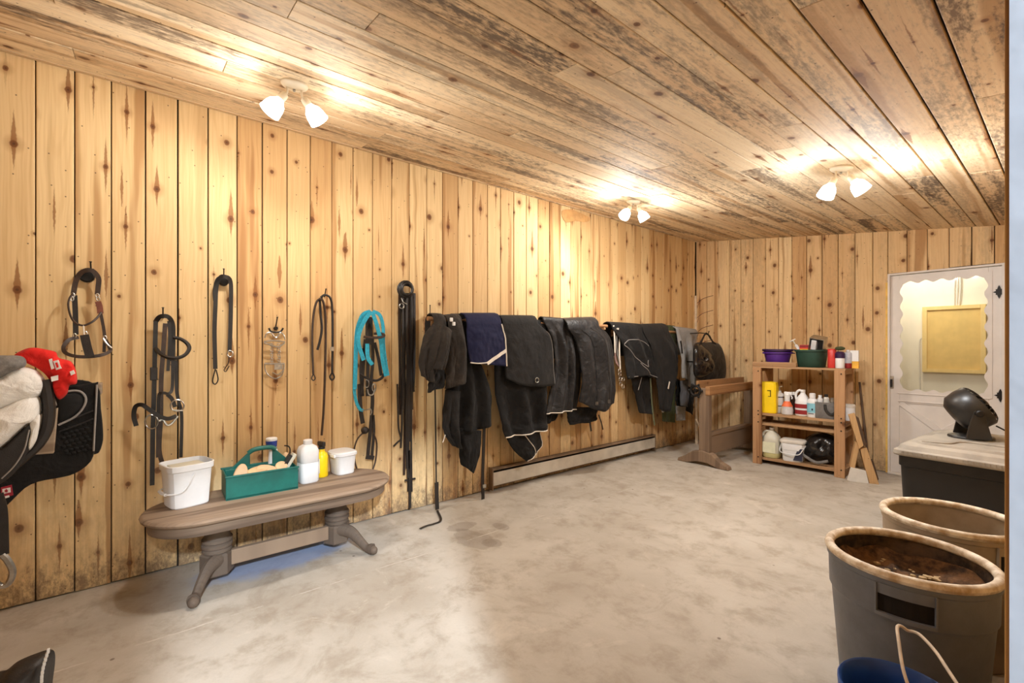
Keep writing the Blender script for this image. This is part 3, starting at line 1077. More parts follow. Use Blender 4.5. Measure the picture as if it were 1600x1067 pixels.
z1 = lambda *p: zz(0, 380, 3.9975, *p)
nail_hook(z1((1398, 160))[0], z1((1398, 215))[0], 'black nail hook holding the folded leather strap', z1((1395, 243))[0], .026)
t = thing('leather_strap', 'folded black leather strap with a ring, above the green caddy', 'strap', PL(349, 605, .04))
strapp(z1((1345, 785), (1340, 560), (1345, 400), (1352, 270), (1375, 215, .06), (1405, 208, .07), (1440, 240, .05), (1442, 400), (1437, 600), (1434, 680)), .023, .04).build('strap_body', M_BLACK, t, True)
cordp(z1((1345, 785), (1328, 860), (1345, 880), (1362, 850), (1350, 790)), .004, .04).build('loop_end', M_BLACK, t, True)
a = z1((1437, 690))[0]
ring_px(a[0], a[1], 4.5, 4.8, .004, .05).build('ring', M_STEEL, t, True)
cordp(z1((1430, 705), (1425, 750), (1400, 790), (1412, 800), (1432, 765)), .003, .04).build('thong', M_BROWNLEATHER, t, True)
cordp(z1((1390, 200, .05), (1350, 225, .05), (1332, 300, .04), (1335, 360, .04)), .0035, .04).build('thin_strap', M_BLACK, t, True)

z5 = lambda *p: zz(400, 480, 4.85, *p)
nail_hook(z5((162, 75))[0], z5((148, 160))[0], 'black nail hook holding the two metal bits', z5((146, 160))[0], .012)
t = thing('curb_bit', 'pair of pale metal curb bits with chains hanging on one nail', 'bit', PL(430, 590, .03))
cordp(z5((98, 158), (112, 182), (150, 190), (188, 182), (206, 158)), .006, .03).build('hanger', M_IRON, t, True)
mb = MB()
cordp(z5((66, 232), (80, 200), (112, 192), (140, 225), (160, 225), (185, 192), (210, 210), (220, 245)), .004, .05, mb=mb)
cordp(z5((60, 262), (125, 252), (220, 262)), .006, .05, mb=mb)
cordp(z5((60, 270), (110, 285), (170, 300), (218, 270)), .005, .06, mb=mb)
mb.build('upper_bit', M_STEEL, t, True)
mb = MB()
cordp(z5((64, 428), (215, 428)), .007, .05, mb=mb)
cordp(z5((64, 432), (74, 485), (108, 525), (155, 540), (200, 505), (214, 432)), .004, .04, mb=mb)
cordp(z5((125, 495), (170, 510), (210, 470), (214, 432)), .004, .06, mb=mb)
MB.box(mb, PL(*z5((170, 450))[0], .05), (.006, .05, .04))
mb.build('lower_bit', M_STEEL, t, True)
for xx in (120, 175):
    mb = MB()
    for k in range(8):
        a = z5((xx + (3 if k % 2 else -3), 285 + k * 19))[0]
        ring_px(a[0], a[1], 1.3 if k % 2 else 2.0, 2.6, .0022, .05, 8, mb)
    mb.build('chain', M_STEEL, t, True)

zr = lambda *p: zz(380, 420, 3.556, *p)
nail_hook(zr((460, 112))[0], zr((452, 155))[0], 'black nail hook holding the long looped reins')
t = thing('reins', 'long dark leather reins looped on a nail above the white jug', 'reins', PL(505, 680, .03))
cordp(zr((440, 160, .06), (405, 190, .05), (386, 300), (384, 450), (389, 585)), .0075, .04).build('rein', M_BROWNLEATHER, t, True)
cordp(zr((389, 585), (380, 608), (390, 620), (400, 608), (391, 585)), .004, .04).build('loop_end', M_BLACK, t, True)
cordp(zr((425, 165, .06), (430, 250), (437, 330), (426, 400), (412, 450)), .0085, .05).build('rein', M_BLACK, t, True)
cordp(zr((420, 165, .07), (445, 185, .07), (458, 300), (455, 560), (447, 780), (436, 925)), .0085, .05).build('rein', M_BROWNLEATHER, t, True)
cordp(zr((430, 160, .06), (455, 145, .07), (485, 165, .06), (495, 240), (496, 430), (494, 575)), .008, .04).build('rein', M_BLACK, t, True)
cordp(zr((494, 575), (482, 600), (493, 618), (506, 602), (495, 575)), .006, .04).build('loop_end', M_BLACK, t, True)
MB().box(PL(*zr((495, 445))[0], .05), (.012, .024, .03)).build('buckle', M_STEEL, t, bevel=.003)

z6 = lambda *p: zz(540, 430, 5.614, *p)
z7 = lambda *p: zz(540, 600, 4.6375, *p)
t = thing('bridle', 'black bridle tangled with bright teal webbing above the bench end', 'bridle', PL(580, 735, .04))
for pts in (((215, 318, .08), (150, 350, .08), (105, 470), (92, 600), (86, 800), (80, 1000)),
            ((225, 318, .10), (170, 390, .1), (125, 490, .09), (112, 590, .09), (150, 720, .09), (160, 745, .09)),
            ((232, 318, .10), (262, 400, .1), (290, 500, .1), (312, 600, .1), (325, 750, .1), (355, 885, .1)),
            ((240, 316, .08), (300, 350, .08), (328, 450, .08), (332, 600, .08), (350, 760, .08), (370, 880, .08)),
            ((190, 600, .08), (195, 720, .09), (235, 785, .1))):
    strapp(z6(*pts), .030 if pts[0][0] < 240 else .026, .07, .005).build('teal_strap', M_TEAL, t, True)
strapp(zz(0, 0, 1, *[(q[0], q[1], .08) for q in z6((80, 1000))] + [(q[0], q[1], .07) for q in z7((62, 20), (72, 110), (100, 178), (128, 192))]), .022, .07).build('teal_strap', M_TEAL, t, True)
strapp(z6((208, 365), (205, 480), (208, 610)), .052, .05, .01).build('crown_strap', M_BLACK, t, True)
cordp(z6((160, 540, .09), (220, 548, .12), (300, 545, .12), (338, 530, .10), (318, 512, .08), (250, 512, .07)), .010, .09).build('browband', M_BROWNLEATHER, t, True)
cordp(z6((130, 868, .08), (180, 900, .11), (260, 925, .12), (318, 900, .10), (332, 868, .07)), .010, .09).build('noseband', M_BLACK, t, True)
for pts in (((172, 560), (155, 800), (140, 1060)), ((235, 560), (240, 750), (225, 900), (215, 1060)), ((255, 590), (290, 740), (312, 880)), ((200, 600), (195, 850), (190, 1060)), ((150, 640), (135, 850), (150, 1060))):
    strapp(z6(*pts), .022, .055, .006).build('cheek_strap', M_BLACK, t, True)
mb = MB()
for q in ((185, 950, 3.6, 6.2), (250, 985, 3, 6)):
    a = z6(q[:2])[0]
    ring_px(a[0], a[1], q[2], q[3], .004, .08, 14, mb)
cordp(z6((192, 1000), (205, 1045), (240, 1045), (262, 990)), .005, .085, mb=mb)
cordp(z7((112, 190), (150, 188), (178, 180), (188, 200), (180, 225)), .004, .07, mb=mb)
mb.build('bit', M_STEEL, t, True, label='shiny steel bit')
for pts, w in ((((100, 0), (108, 180), (125, 285)), .03), (((190, 10), (195, 120), (188, 230), (178, 350), (160, 530)), .026), (((200, 225), (205, 350), (190, 530)), .02)):
    strapp(z7(*pts), w, .05, .006).build('rein', M_BLACK, t, True)
strapp(z7((148, 528), (205, 534)), .03, .05, .012).build('rein_buckle', M_BLACK, t, True)
MB().ball(PL(*z7((140, 335))[0], .05), .028, 10, 7).build('knot', M_BLACK, t, True)
cordp(z7((135, 345), (85, 400), (62, 480), (70, 570), (84, 622)), .006, .05).build('thin_rein', M_BROWNLEATHER, t, True)
cordp(z7((200, 350), (226, 430), (218, 550), (196, 622)), .006, .05).build('thin_rein', M_BROWNLEATHER, t, True)

t = thing('strap_bundle', 'tall bundle of black harness straps coiled at the top beside the teal bridle', 'strap bundle', PL(635, 790, .03))
mb = MB()
for k, (rx, ry) in enumerate(((11.5, 12), (10, 10.5), (8, 9), (11, 8), (9, 12))):
    a = z6((530 + (k % 3) * 8 - 6, 122 + (k % 2) * 8))[0]
    ring_px(a[0], a[1], rx, ry, .010, .05 + .018 * (k % 3), 18, mb)
mb.build('coil', M_BLACK, t, True)
random.seed(3)
for k, xx in enumerate((468, 482, 496, 509, 522, 536, 549, 562, 576, 590, 600)):
    x0 = 540 + (xx + 4) / 5.614
    xb = 625 + (xx - 468) / 132 * 20
    yb_ = (648, 700, 640, 742, 668, 732, 655, 768, 690, 640, 612)[k]
    pts = [(x0, 458), (x0 + random.uniform(-.8, .6), 505), (x0 * .4 + xb * .6 + random.uniform(-1.5, 1.5), 570), (xb + random.uniform(-1.5, 1.5), yb_ * .5 + 300), (xb + random.uniform(-2, 2), yb_)]
    strapp(pts, random.uniform(.013, .020), .03 + .014 * (k % 3), .005).build('strap', M_BLACK if k % 3 else M_BROWNLEATHER, t, True)
for pts, w in ((((375, 0), (380, 200), (384, 320), (400, 395), (378, 420), (346, 452)), .013), (((455, -200), (458, 0), (456, 250), (452, 460), (455, 680)), .024), (((462, 480), (466, 700), (466, 900)), .022), (((478, -100), (478, 200), (476, 450), (480, 780)), .013)):
    strapp(z7(*pts), w, .06, .006).build('strap', M_BLACK, t, True)
MB().box(PL(*z7((468, 692))[0], .05), (.012, .09, .014)).build('crossbar', M_BLACK, t)
a = z6((492, 270))[0]
mb = ring_px(a[0], a[1], 3.6, 4, .003, .075)
cordp(z6((488, 200), (505, 235), (540, 255)), .003, .075, mb=mb)
mb.build('snap_clip', M_STEEL, t, True)

# ------------------------------------------------------------------ blanket rails and blankets
def rail(label, q0, q1, off=.17):
    a, b = PL(q0[0], q0[1], off), PL(q1[0], q1[1], off)
    b.z = a.z = (a.z + b.z) / 2
    t = thing('blanket_rail', label, 'rail', (XL, (a.y + b.y) / 2, a.z))
    MB().tube([a, b], .018, 12).build('pole', M_TIMBER_Y, t, True)
    for f_ in (.03, .97):
        p = a.lerp(b, f_)
        MB().prism([(0, -.09), (off + .03, -.02), (off + .03, .0), (0, .05)], .02, (XL, p.y + .01, p.z - .018), (1, 0, 0), (0, 0, 1)).build('bracket', M_TIMBER_X, t)
    return a.z


rail('long pole rail under the seven left blankets', (668, 500), (948, 508))
rail('short pole rail under the right blankets near the corner', (958, 514), (1078, 521))
zA = lambda *p: zz(640, 470, 3.681, *p)
zB = lambda *p: zz(780, 480, 4.105, *p)
zC = lambda *p: zz(940, 480, 5.3375, *p)


def bl(name, label, q, cat='blanket'):
    return thing(name, label, cat, PL(q[0], q[1], .15), 'blankets over the rails')


t = bl('horse_blanket', 'dusty brown-black jacket-like blanket bunched at the left rail end', (680, 620))
drape('body', M_F_BROWN, zA((140, 70), (95, 155), (64, 250), (52, 350), (62, 430)), zA((208, 74), (205, 160), (178, 280), (150, 390), (140, 455)), .24, t, .022, 2.0, .4, bulge=.06, seed=2, bot=[0, -.03, -.02])
drape('sleeve', M_F_BROWN, zA((196, 140), (175, 210), (150, 310), (130, 392)), zA((240, 175), (228, 270), (210, 345), (190, 398)), .30, t, .01, 1.0, 0, wrap=0, bulge=.05, seed=3)
drape('flap', M_F_CHAR, zA((150, 385), (140, 430), (105, 470), (108, 530)), zA((200, 395), (200, 460), (190, 500), (125, 505)), .24, t, .012, 1.5, 0, wrap=0, bulge=.03, seed=4)
t = bl('horse_blanket', 'dusty brown blanket with a square lower flap, second from the left end', (712, 600))
drape('body', M_F_BROWN, zA((222, 80), (225, 250), (205, 400), (200, 505)), zA((300, 72), (322, 200), (332, 330), (328, 466)), .25, t, .014, 1.5, 1.0, bulge=.05, seed=5)
for q in ((240, 108), (254, 132)):
    MB().box(PL(*zA(q)[0], .30), (.02, .022, .03)).build('clip', M_WHITEP, t, bevel=.004)
t = bl('horse_blanket', 'long black blanket reaching lowest, tail end below the navy one', (735, 740))
o, P = drape('body', M_F_BLACK, zA((250, 75), (235, 330), (215, 520), (190, 720)), zA((335, 75), (400, 330), (465, 520), (470, 715)), .17, t, .025, 2.5, .2, bulge=.03, seed=6, bot=[-.02, -.05, -.05, -.03, 0])
drape('tail', M_F_BLACK, zA((285, 730), (284, 850), (292, 940)), zA((412, 745), (398, 880), (366, 992)), .19, t, .015, 1.3, 0, wrap=0, bulge=.04, seed=7)
drape('side_fold', M_F_CHAR, zA((205, 510), (192, 650), (185, 745), (245, 830)), zA((290, 520), (285, 650), (290, 760), (290, 850)), .20, t, .02, 1.6, .4, wrap=0, bulge=.04, seed=8)
cordp(zA((205, 770), (196, 800), (190, 815)), .004, .25).build('tie_cord', M_PIPING, t, True)
strapp(zz(640, 460, 3.138, (366, 640), (361, 800), (358, 900), (360, 1005)), .030, .16, .006).build('hanging_strap', M_BLACK, t, True)
MB().box(PL(*zz(640, 460, 3.138, (366, 940))[0], .165), (.012, .034, .03)).build('strap_buckle', M_STEEL, t, bevel=.003)
mb = MB()
cordp(zz(640, 460, 3.138, (360, 1005), (372, 1020), (388, 1028), (378, 1038), (360, 1030)), .004, .16, mb=mb)
mb.build('strap_clip', M_STEEL, t, True)
t = bl('horse_blanket', 'folded navy fleece blanket with white piping', (760, 575))
o, P = drape('body', M_F_NAVY, zA((330, 68), (330, 200), (345, 357)), zA((526, 68), (545, 200), (553, 377)), .26, t, .006, 1.2, 0, bulge=.02, seed=9)
pipe('piping', P, [(.995, .02), (.998, .3), (.998, .7), (.995, .995)], M_PIPING, t, .0065)
pipe('piping', P, [(0.0, .995), (.2, .995), (.42, .97)], M_PIPING, t, .005)
MB().ribbon([P(k / 8 * .57 + .42, .985 - .25 * k / 8) + Vector((.010, 0, 0)) for k in range(9)], .028, .004, (1, 0, 0)).build('white_band', M_PIPING, t, True)
t = bl('horse_blanket', 'large flat black felt blanket with a metal ring at the lower edge', (825, 605))
o, P = drape('body', M_F_CHAR, zB((20, 50), (32, 250), (40, 470)), zB((245, 52), (330, 200), (356, 495)), .24, t, .006, 1.0, .5, bot=[.02, -.03, -.035, -.03, -.01], bulge=.02, seed=10)
p = P(.58, .93)
MB().tube([p + Vector((.014, .022 * math.cos(a_), .022 * math.sin(a_))) for a_ in [2 * PI * k / 16 for k in range(16)]], .0035, 6, True).build('ring', M_STEEL, t, True)
pipe('piping', P, [(.997, .3), (.998, .7), (.996, .98)], M_PIPEGREY, t, .003)
t = bl('horse_blanket', 'black blanket below the felt one, white piping and hanging pointed flap', (815, 720))
o, P = drape('body', M_F_BLACK, [(775, 500), (772, 600), (778, 650), (788, 684)], [(852, 500), (852, 600), (852, 650), (852, 672)], .18, t, .026, 2.2, 1.0, bulge=.03, seed=11)
pipe('piping', P, [(0, .99), (.3, .99), (.7, .99), (1, .99)], M_PIPING, t, .006)
o, P2 = drape('flap', M_F_BLACK, [(790, 682), (803, 704), (823, 721)], [(843, 674), (848, 693), (838, 708)], .17, t, .008, 1.0, 0, wrap=0, bulge=.02, seed=12)
pipe('piping', P2, [(.03, .99), (.5, .995), (.98, .99)], M_PIPING, t, .004)
pipe('piping', P2, [(.985, .05), (.99, .5), (.985, .97)], M_PIPING, t, .004)
pipe('piping', P2, [(.5, .0), (.62, .5), (.80, .98)], M_PIPING, t, .004)
t = bl('horse_blanket', 'dark grey nylon blanket with a pale bottom edge, fifth along the long rail', (880, 665))
o, P = drape('body', M_F_SATIN, zB((280, 60), (335, 200), (340, 420), (288, 690)), zB((468, 75), (492, 200), (506, 420), (494, 662)), .20, t, .022, 3.0, .7, bulge=.035, seed=13)
pipe('piping', P, [(0, .99), (.3, .99), (.7, .99), (1, .99)], M_PIPING, t, .005)
drape('lining', M_F_BLACK, zB((290, 690), (300, 750)), zB((385, 670), (360, 715)), .15, t, .01, 1.5, 0, wrap=0, seed=14)
t = bl('horse_blanket', 'padded black nylon blanket with a seam and two buckles at the right rail end', (930, 670))
o, P = drape('body', M_F_SATIN, zB((440, 68), (500, 200), (520, 450), (512, 605)), zB((640, 60), (715, 180), (743, 450), (735, 615)), .27, t, .014, 2.0, .2, bot=[0, -.06, -.09, -.05, 0], bulge=.07, seed=15)
pipe('seam', P, [(.62, .02), (.64, .3), (.66, .6), (.68, .9)], M_BLACK, t, .004, .006)
pipe('seam', P, [(.30, .05), (.33, .35), (.35, .7), (.36, .95)], M_F_BLACK, t, .004, .006)
for s_, t_ in ((.34, .93), (.62, .90)):
    p = P(s_, t_)
    mb = MB()
    for k in (-1, 0, 1):
        mb.box(p + Vector((.016, 0, k * .014)), (.005, .034, .005))
    for k in (-1, 1):
        mb.box(p + Vector((.016, k * .016, 0)), (.005, .005, .033))
    mb.build('buckle', M_STEEL, t)
    strapp([], .02) if False else None
drape('lining', M_F_BLACK, zB((430, 640), (438, 720), (450, 752)), zB((632, 640), (630, 700), (624, 728)), .17, t, .012, 2.0, 0, wrap=0, seed=16)
strapp(zB((570, 690), (582, 740), (590, 795)), .022, .2).build('hanging_strap', M_BLACK, t, True)
strapp(zB((638, 690), (655, 740), (666, 785)), .014, .2).build('hanging_strap', M_BLACK, t, True)

t = thing('halter', 'pale webbing halter with clips hanging between the two blanket rails', 'halter', PL(970, 610, .18))
for pts in (((100, 150), (108, 260), (112, 380)), ((120, 185), (135, 180, .26), (150, 200), (148, 350), (155, 520)), ((130, 190), (125, 330), (150, 480))):
    strapp(zC(*pts), .02, .24).build('webbing', M_PIPING if pts[0][0] != 130 else M_KNIT, t, True)
mb = MB()
for q in ((150, 530), (152, 560), (155, 600), (160, 640), (180, 600), (178, 660)):
    a = zC(q)[0]
    ring_px(a[0], a[1], 2, 3, .0035, .24, 10, mb)
mb.build('clip', M_STEEL, t, True)
strapp(zC((112, 380), (120, 450), (150, 490)), .03, .23).build('pink_tab', plain('dull_pink', (140, 110, 104), .8), t, True)

t = bl('horse_blanket', 'black blanket with grey-piped square flap, first on the short rail', (990, 650))
o, P = drape('body', M_F_BLACK, zC((88, 120), (150, 260), (195, 400), (205, 600)), zC((350, 138), (385, 300), (425, 470), (452, 592)), .24, t, .02, 2.2, .4, bot=[0, .02, .04, .02, 0], bulge=.05, seed=17)
pipe('piping', P, [(.15, .5), (.05, .40), (.25, .28), (.55, .24), (.80, .26), (.92, .34)], M_PIPEGREY, t, .004)
pipe('piping', P, [(.15, .5), (.35, .68), (.62, .80), (.82, .62)], M_PIPEGREY, t, .004)
pipe('piping', P, [(.40, .75), (.65, .92), (.99, .985)], M_PIPEGREY, t, .004)
drape('lower_part', M_F_CHAR, zC((240, 520), (268, 700), (312, 880)), zC((410, 575), (420, 740), (420, 892)), .17, t, .018, 1.6, 0, wrap=0, bulge=.03, seed=18)
pipe('piping', P, [(.02, .97), (.3, .99)], M_PIPEGREY, t, .004)
strapp(zC((335, 585), (320, 640), (306, 690)), .008, .24).build('tie_strap', M_PIPEGREY, t, True)
strapp(zC((408, 590), (415, 740), (430, 900), (442, 985)), .02, .22).build('hanging_strap', plain('sage_webbing', (112, 118, 92), .8), t, True)
t = bl('horse_blanket', 'rough dark grey blanket tapering to a point, second on the short rail', (1035, 650))
o, P = drape('body', M_F_CHAR, zC((350, 140), (395, 300), (445, 520), (470, 850)), zC((558, 134), (632, 340), (640, 520), (572, 830)), .26, t, .02, 1.8, .9, bulge=.06, seed=19, bot=[0, -.03, -.04, -.02, 0])
strapp(zC((568, 620), (555, 680)), .02, .33).build('label_tab', M_PIPING, t, True)
MB().ball(PL(*zC((512, 862))[0], .28), .03, 10, 6, (.4, 1, .8)).build('patch', M_F_GREY, t, True)
t = bl('horse_blanket', 'olive green blanket showing below the rough grey one', (1045, 660))
drape('body', M_F_GREEN, zC((560, 150), (520, 500), (500, 760), (505, 950)), zC((618, 155), (615, 500), (612, 760), (612, 962)), .17, t, .012, 1.5, 0, bulge=.01, seed=20)
t = bl('riding_coat', 'light grey coat with dark trim hanging next to the corner', (1075, 655), 'coat')
drape('body', M_F_GREY, zC((622, 160), (660, 300), (690, 480), (700, 640)), zC((800, 182), (775, 300), (770, 500), (785, 712)), .22, t, .02, 2.2, .3, bulge=.04, seed=21)
drape('sleeve', M_F_GREY, zC((618, 170), (640, 300), (662, 420), (668, 590)), zC((652, 190), (680, 320), (700, 440), (712, 600)), .28, t, .008, 1.0, 0, wrap=0, bulge=.03, seed=22)
drape('pocket', M_F_MID, zC((655, 615), (655, 720), (655, 820)), zC((722, 600), (722, 720), (716, 832)), .24, t, .008, 1.0, 0, wrap=0, bulge=.03, seed=23)
drape('hem', M_F_GREY, zC((618, 820), (620, 945)), zC((700, 830), (692, 942)), .19, t, .008, 1.0, 0, wrap=0, bulge=.02, seed=24)
drape('lining', M_F_BLACK, zC((620, 590), (625, 820)), zC((775, 700), (760, 900)), .17, t, .012, 1.6, 0, wrap=0, seed=25)
strapp(zC((690, 452), (760, 455)), .016, .285, .004).build('dark_trim', M_BLACK, t, True)
strapp(zC((660, 280), (668, 330), (672, 385)), .022, .31, .006).build('dark_trim', M_BLACK, t, True)

# thin long lunge whip strap standing on the floor left of the blankets
t = thing('lead_rope', 'thin black lead strap hanging to the floor left of the blankets', 'lead strap', PL(680, 810, .05))
strapp(z7((648, 30), (652, 300), (655, 560), (657, 720)), .012, .17).build('strap', M_BLACK, t, True)
strapp(z7((659, 712), (661, 830), (664, 908)), .032, .172, .008).build('handle', M_BLACK, t, True)
fl = [PZ(q[0], q[1], .008) for q in z7((664, 915), (690, 985), (640, 1012), (600, 1022), (565, 1035), (540, 1048))]
MB().ribbon(crom(fl, 5), .018, .004, (0, 0, 1)).build('tail', M_BLACK, t, True)

nail_hook((672, 477), (672, 496), 'wire hook at the left end of the long blanket rail')

# ------------------------------------------------------------------ corner: stick, bag, trestle
t = thing('stick', 'pale peeled stick with thin twigs standing in the corner', 'stick', (-3.28, 5.75, 0))
MB().tube(crom([(-3.24, 5.85, 0), (-3.26, 5.87, .6), (-3.25, 5.85, 1.2), (-3.26, 5.86, 2.02)], 5), [.02] * 8 + [.017] * 8, 8).build('stem', M_BARK, t, True)
for k in range(7):
    z = 1.3 + k * .1
    sg = -1 if k % 2 else 1
    MB().tube(crom([(-3.26, 5.86, z), (-3.22 + .02 * sg, 5.91 + .03 * sg, z + .08), (-3.16 + .07 * sg, 5.95 + .06 * sg, z + .12)], 3), .004, 5).build('twig', M_TWIG, t, True)
MB().tube([(-3.25, 5.85, .33), (-3.19, 5.83, .25)], .014, 6).build('snag', M_BARK, t, True)

t = thing('tote_bag', 'glossy black bag hanging by its handles in the corner', 'bag', (-3.02, 5.40, 1.05))
zD = lambda *p: zz(1060, 460, 3.677, *p)
def CR(q, X):                                     # on a plane x = X
    d = _ray(*q[:2]); return CAM + d * (X / d.x)
pts = [CR(q, -2.93) for q in zD((92, 285), (150, 275), (230, 282), (262, 340), (275, 420), (262, 488), (190, 505), (110, 485), (85, 440), (90, 350))]
lump(pts, (.7, -.7, 0), .13, .04, 3.0, .6).build('body', M_BAGCLOTH, t, True, ang=3.0)
pts = [CR(q, -2.86) for q in zD((92, 290), (150, 300), (200, 360), (205, 430), (160, 470), (95, 470), (84, 400))]
lump(pts, (.7, -.7, 0), .09, .05, 4.0, .5, 7, 14).build('side_panel', M_SHINYBAG, t, True, ang=3.0)
for pth in (((130, 282), (150, 235), (165, 228), (180, 240), (200, 282)), ((118, 290), (140, 250), (160, 222), (190, 262), (215, 285))):
    MB().tube(crom([CR(q, -2.90) for q in zD(*pth)], 5), .008, 6).build('handle', M_BLACK, t, True)
a = CR(zD((163, 224))[0], -2.90)
o = MB().tube([(XL - .004, a.y + .1, a.z), (-3.0, a.y + .03, a.z + .01), (-2.88, a.y, a.z - .005), (-2.87, a.y, a.z + .03)], .006, 6).build('tack_hook', M_IRON, None, True)
set_props(o, 'long wire hook carrying the black bag in the corner', 'hook', 'tack hooks on the wall')

TX, TY = -2.62, 4.88
t = thing('wooden_trestle', 'old wooden trestle stand with a curved foot beside the shelves', 'trestle', (TX, TY, 0))
fp = [(-.30, 0), (-.18, .0), (-.06, .035), (.06, .035), (.18, .0), (.30, .0), (.29, .035), (.20, .075), (.11, .145), (.0, .165), (-.11, .145), (-.20, .08), (-.29, .035)]
MB().prism(fp, .085, (TX, TY + .04, 0), (1, 0, 0), (0, 0, 1)).build('foot', M_TRESTLE, t, bevel=.008)
MB().prism(fp, .085, (TX, 6.02, 0), (1, 0, 0), (0, 0, 1)).build('foot', M_TRESTLE, t, bevel=.008)
MB().box((TX + .02, TY, .50), (.12, .06, .72)).build('post', M_TRESTLE, t, bevel=.004)
MB().box((TX + .02, 5.98, .50), (.12, .06, .72)).build('post', M_TRESTLE, t, bevel=.004)
MB().box((TX + .065, (TY + 6.03) / 2 - .02, .835), (.05, 6.06 - TY, .10)).build('top_rail', M_TIMBER_Y, t, bevel=.004)
MB().box((TX - .09, (TY + 6.03) / 2 + .02, .885), (.03, 6.02 - TY, .10)).build('top_rail', M_TIMBER_Y, t, bevel=.004)
MB().box((TX + .03, (TY + 6.0) / 2, .225), (.04, 5.96 - TY, .22)).build('stretcher', M_TRESTLE, t, bevel=.004)
MB().box((TX + .03, (TY + 6.0) / 2, .345), (.07, 5.96 - TY, .035)).build('stretcher_cap', M_TRESTLE, t, bevel=.004)
c_ = Vector((TX - .07, TY - .05, .83))
kb = MB().tube([c_ + Vector((.055 * math.cos(2 * PI * k / 16), 0, .055 * math.sin(2 * PI * k / 16))) for k in range(16)], .016, 8, True).build('iron_wheel', M_IRON, t, True)
MB().tube([c_ + Vector((0, .03, 0)), c_ + Vector((0, -.01, 0))], .02, 10).build('hub', M_IRON, kb, True)
for k in range(6):
    an = 2 * PI * k / 6
    MB().ball(c_ + Vector((.075 * math.cos(an), 0, .075 * math.sin(an))), .015, 8, 5).build('knob', M_IRON, kb, True)

# ------------------------------------------------------------------ baseboard heaters
def heater(label, M, length):
    t = thing('baseboard_heater', label, 'heater', M @ Vector((length / 2, .03, .02)))
    MB(M).box((length / 2, .004, .12), (length, .008, .18)).build('back_plate', M_HEATERTOP, t)
    MB(M).box((length / 2, .058, .115), (length - .01, .006, .12)).build('front_panel', M_HEATER, t, bevel=.002)
    MB(M).prism([(0.0, .20), (.05, .215), (.064, .205), (.064, .195), (.0, .185)], length, (0, 0, 0), (0, 1, 0), (0, 0, 1)).build('hood', M_HEATERTOP, t)
    MB(M).box((length / 2, .03, .17), (length - .02, .05, .015)).build('slot_shade', M_GAP, t)  # dark strip painted for the shade inside the slot
    for x_ in (0.0, length):
        MB(M).box((x_, .032, .115), (.012, .066, .205)).build('end_cap', M_HEATERTOP, t, bevel=.002)
    return t


heater('long cream baseboard heater under the blankets', Matrix.Translation((XL + .001, 5.02, .0)) @ Matrix.Rotation(-PI / 2, 4, 'Z'), 2.55)

# scrap of paper left high on the left wall
o = lump([PL(q[0], q[1], .006) for q in ((878, 330), (895, 328), (922, 341), (915, 347), (900, 345), (884, 347))], (1, 0, 0), .006, .004, 2).build('paper_scrap', M_SCRAP, None, True)
set_props(o, 'torn brown paper scrap stuck high on the left wall', 'paper')
# ------------------------------------------------------------------ the oval bench and what stands on it
M_APRON = wood('worn_oak_apron', 'Z', 'Y', (124, 104, 86), (84, 68, 54), .0, .0, 0, .1, .2, False, 2.0)
BX, BY0, BY1, BZ, BR = -3.075, .255, 1.055, .44, .275
t = thing('oval_bench', 'worn oval pedestal bench with four clawed legs against the left wall', 'bench', (BX, .655, 0))


def stadium(r, n=16):
    return [(r * math.cos(a), r * math.sin(a)) for a in [PI * k / n for k in range(n + 1)]]


def bench_ring(r):
    up = [(x, y + BY1 - .655) for x, y in stadium(r)]
    dn = [(-x, -y + BY0 - .655) for x, y in stadium(r)]
    return up + dn


def stack(rings):                       # rings of (inset radius, z) -> closed slab
    vs, fs = [], []
    n = len(bench_ring(.1))
    for r, z in rings:
        vs += [(BX + x, .655 + y, z) for x, y in bench_ring(r)]
    for i in range(len(rings) - 1):
        for k in range(n):
            k2 = (k + 1) % n
            fs.append((i * n + k, i * n + k2, i * n + n + k2, i * n + n + k))
    fs += [tuple(range(n))[::-1], tuple((len(rings) - 1) * n + k for k in range(n))]
    return MB().add(vs, fs)


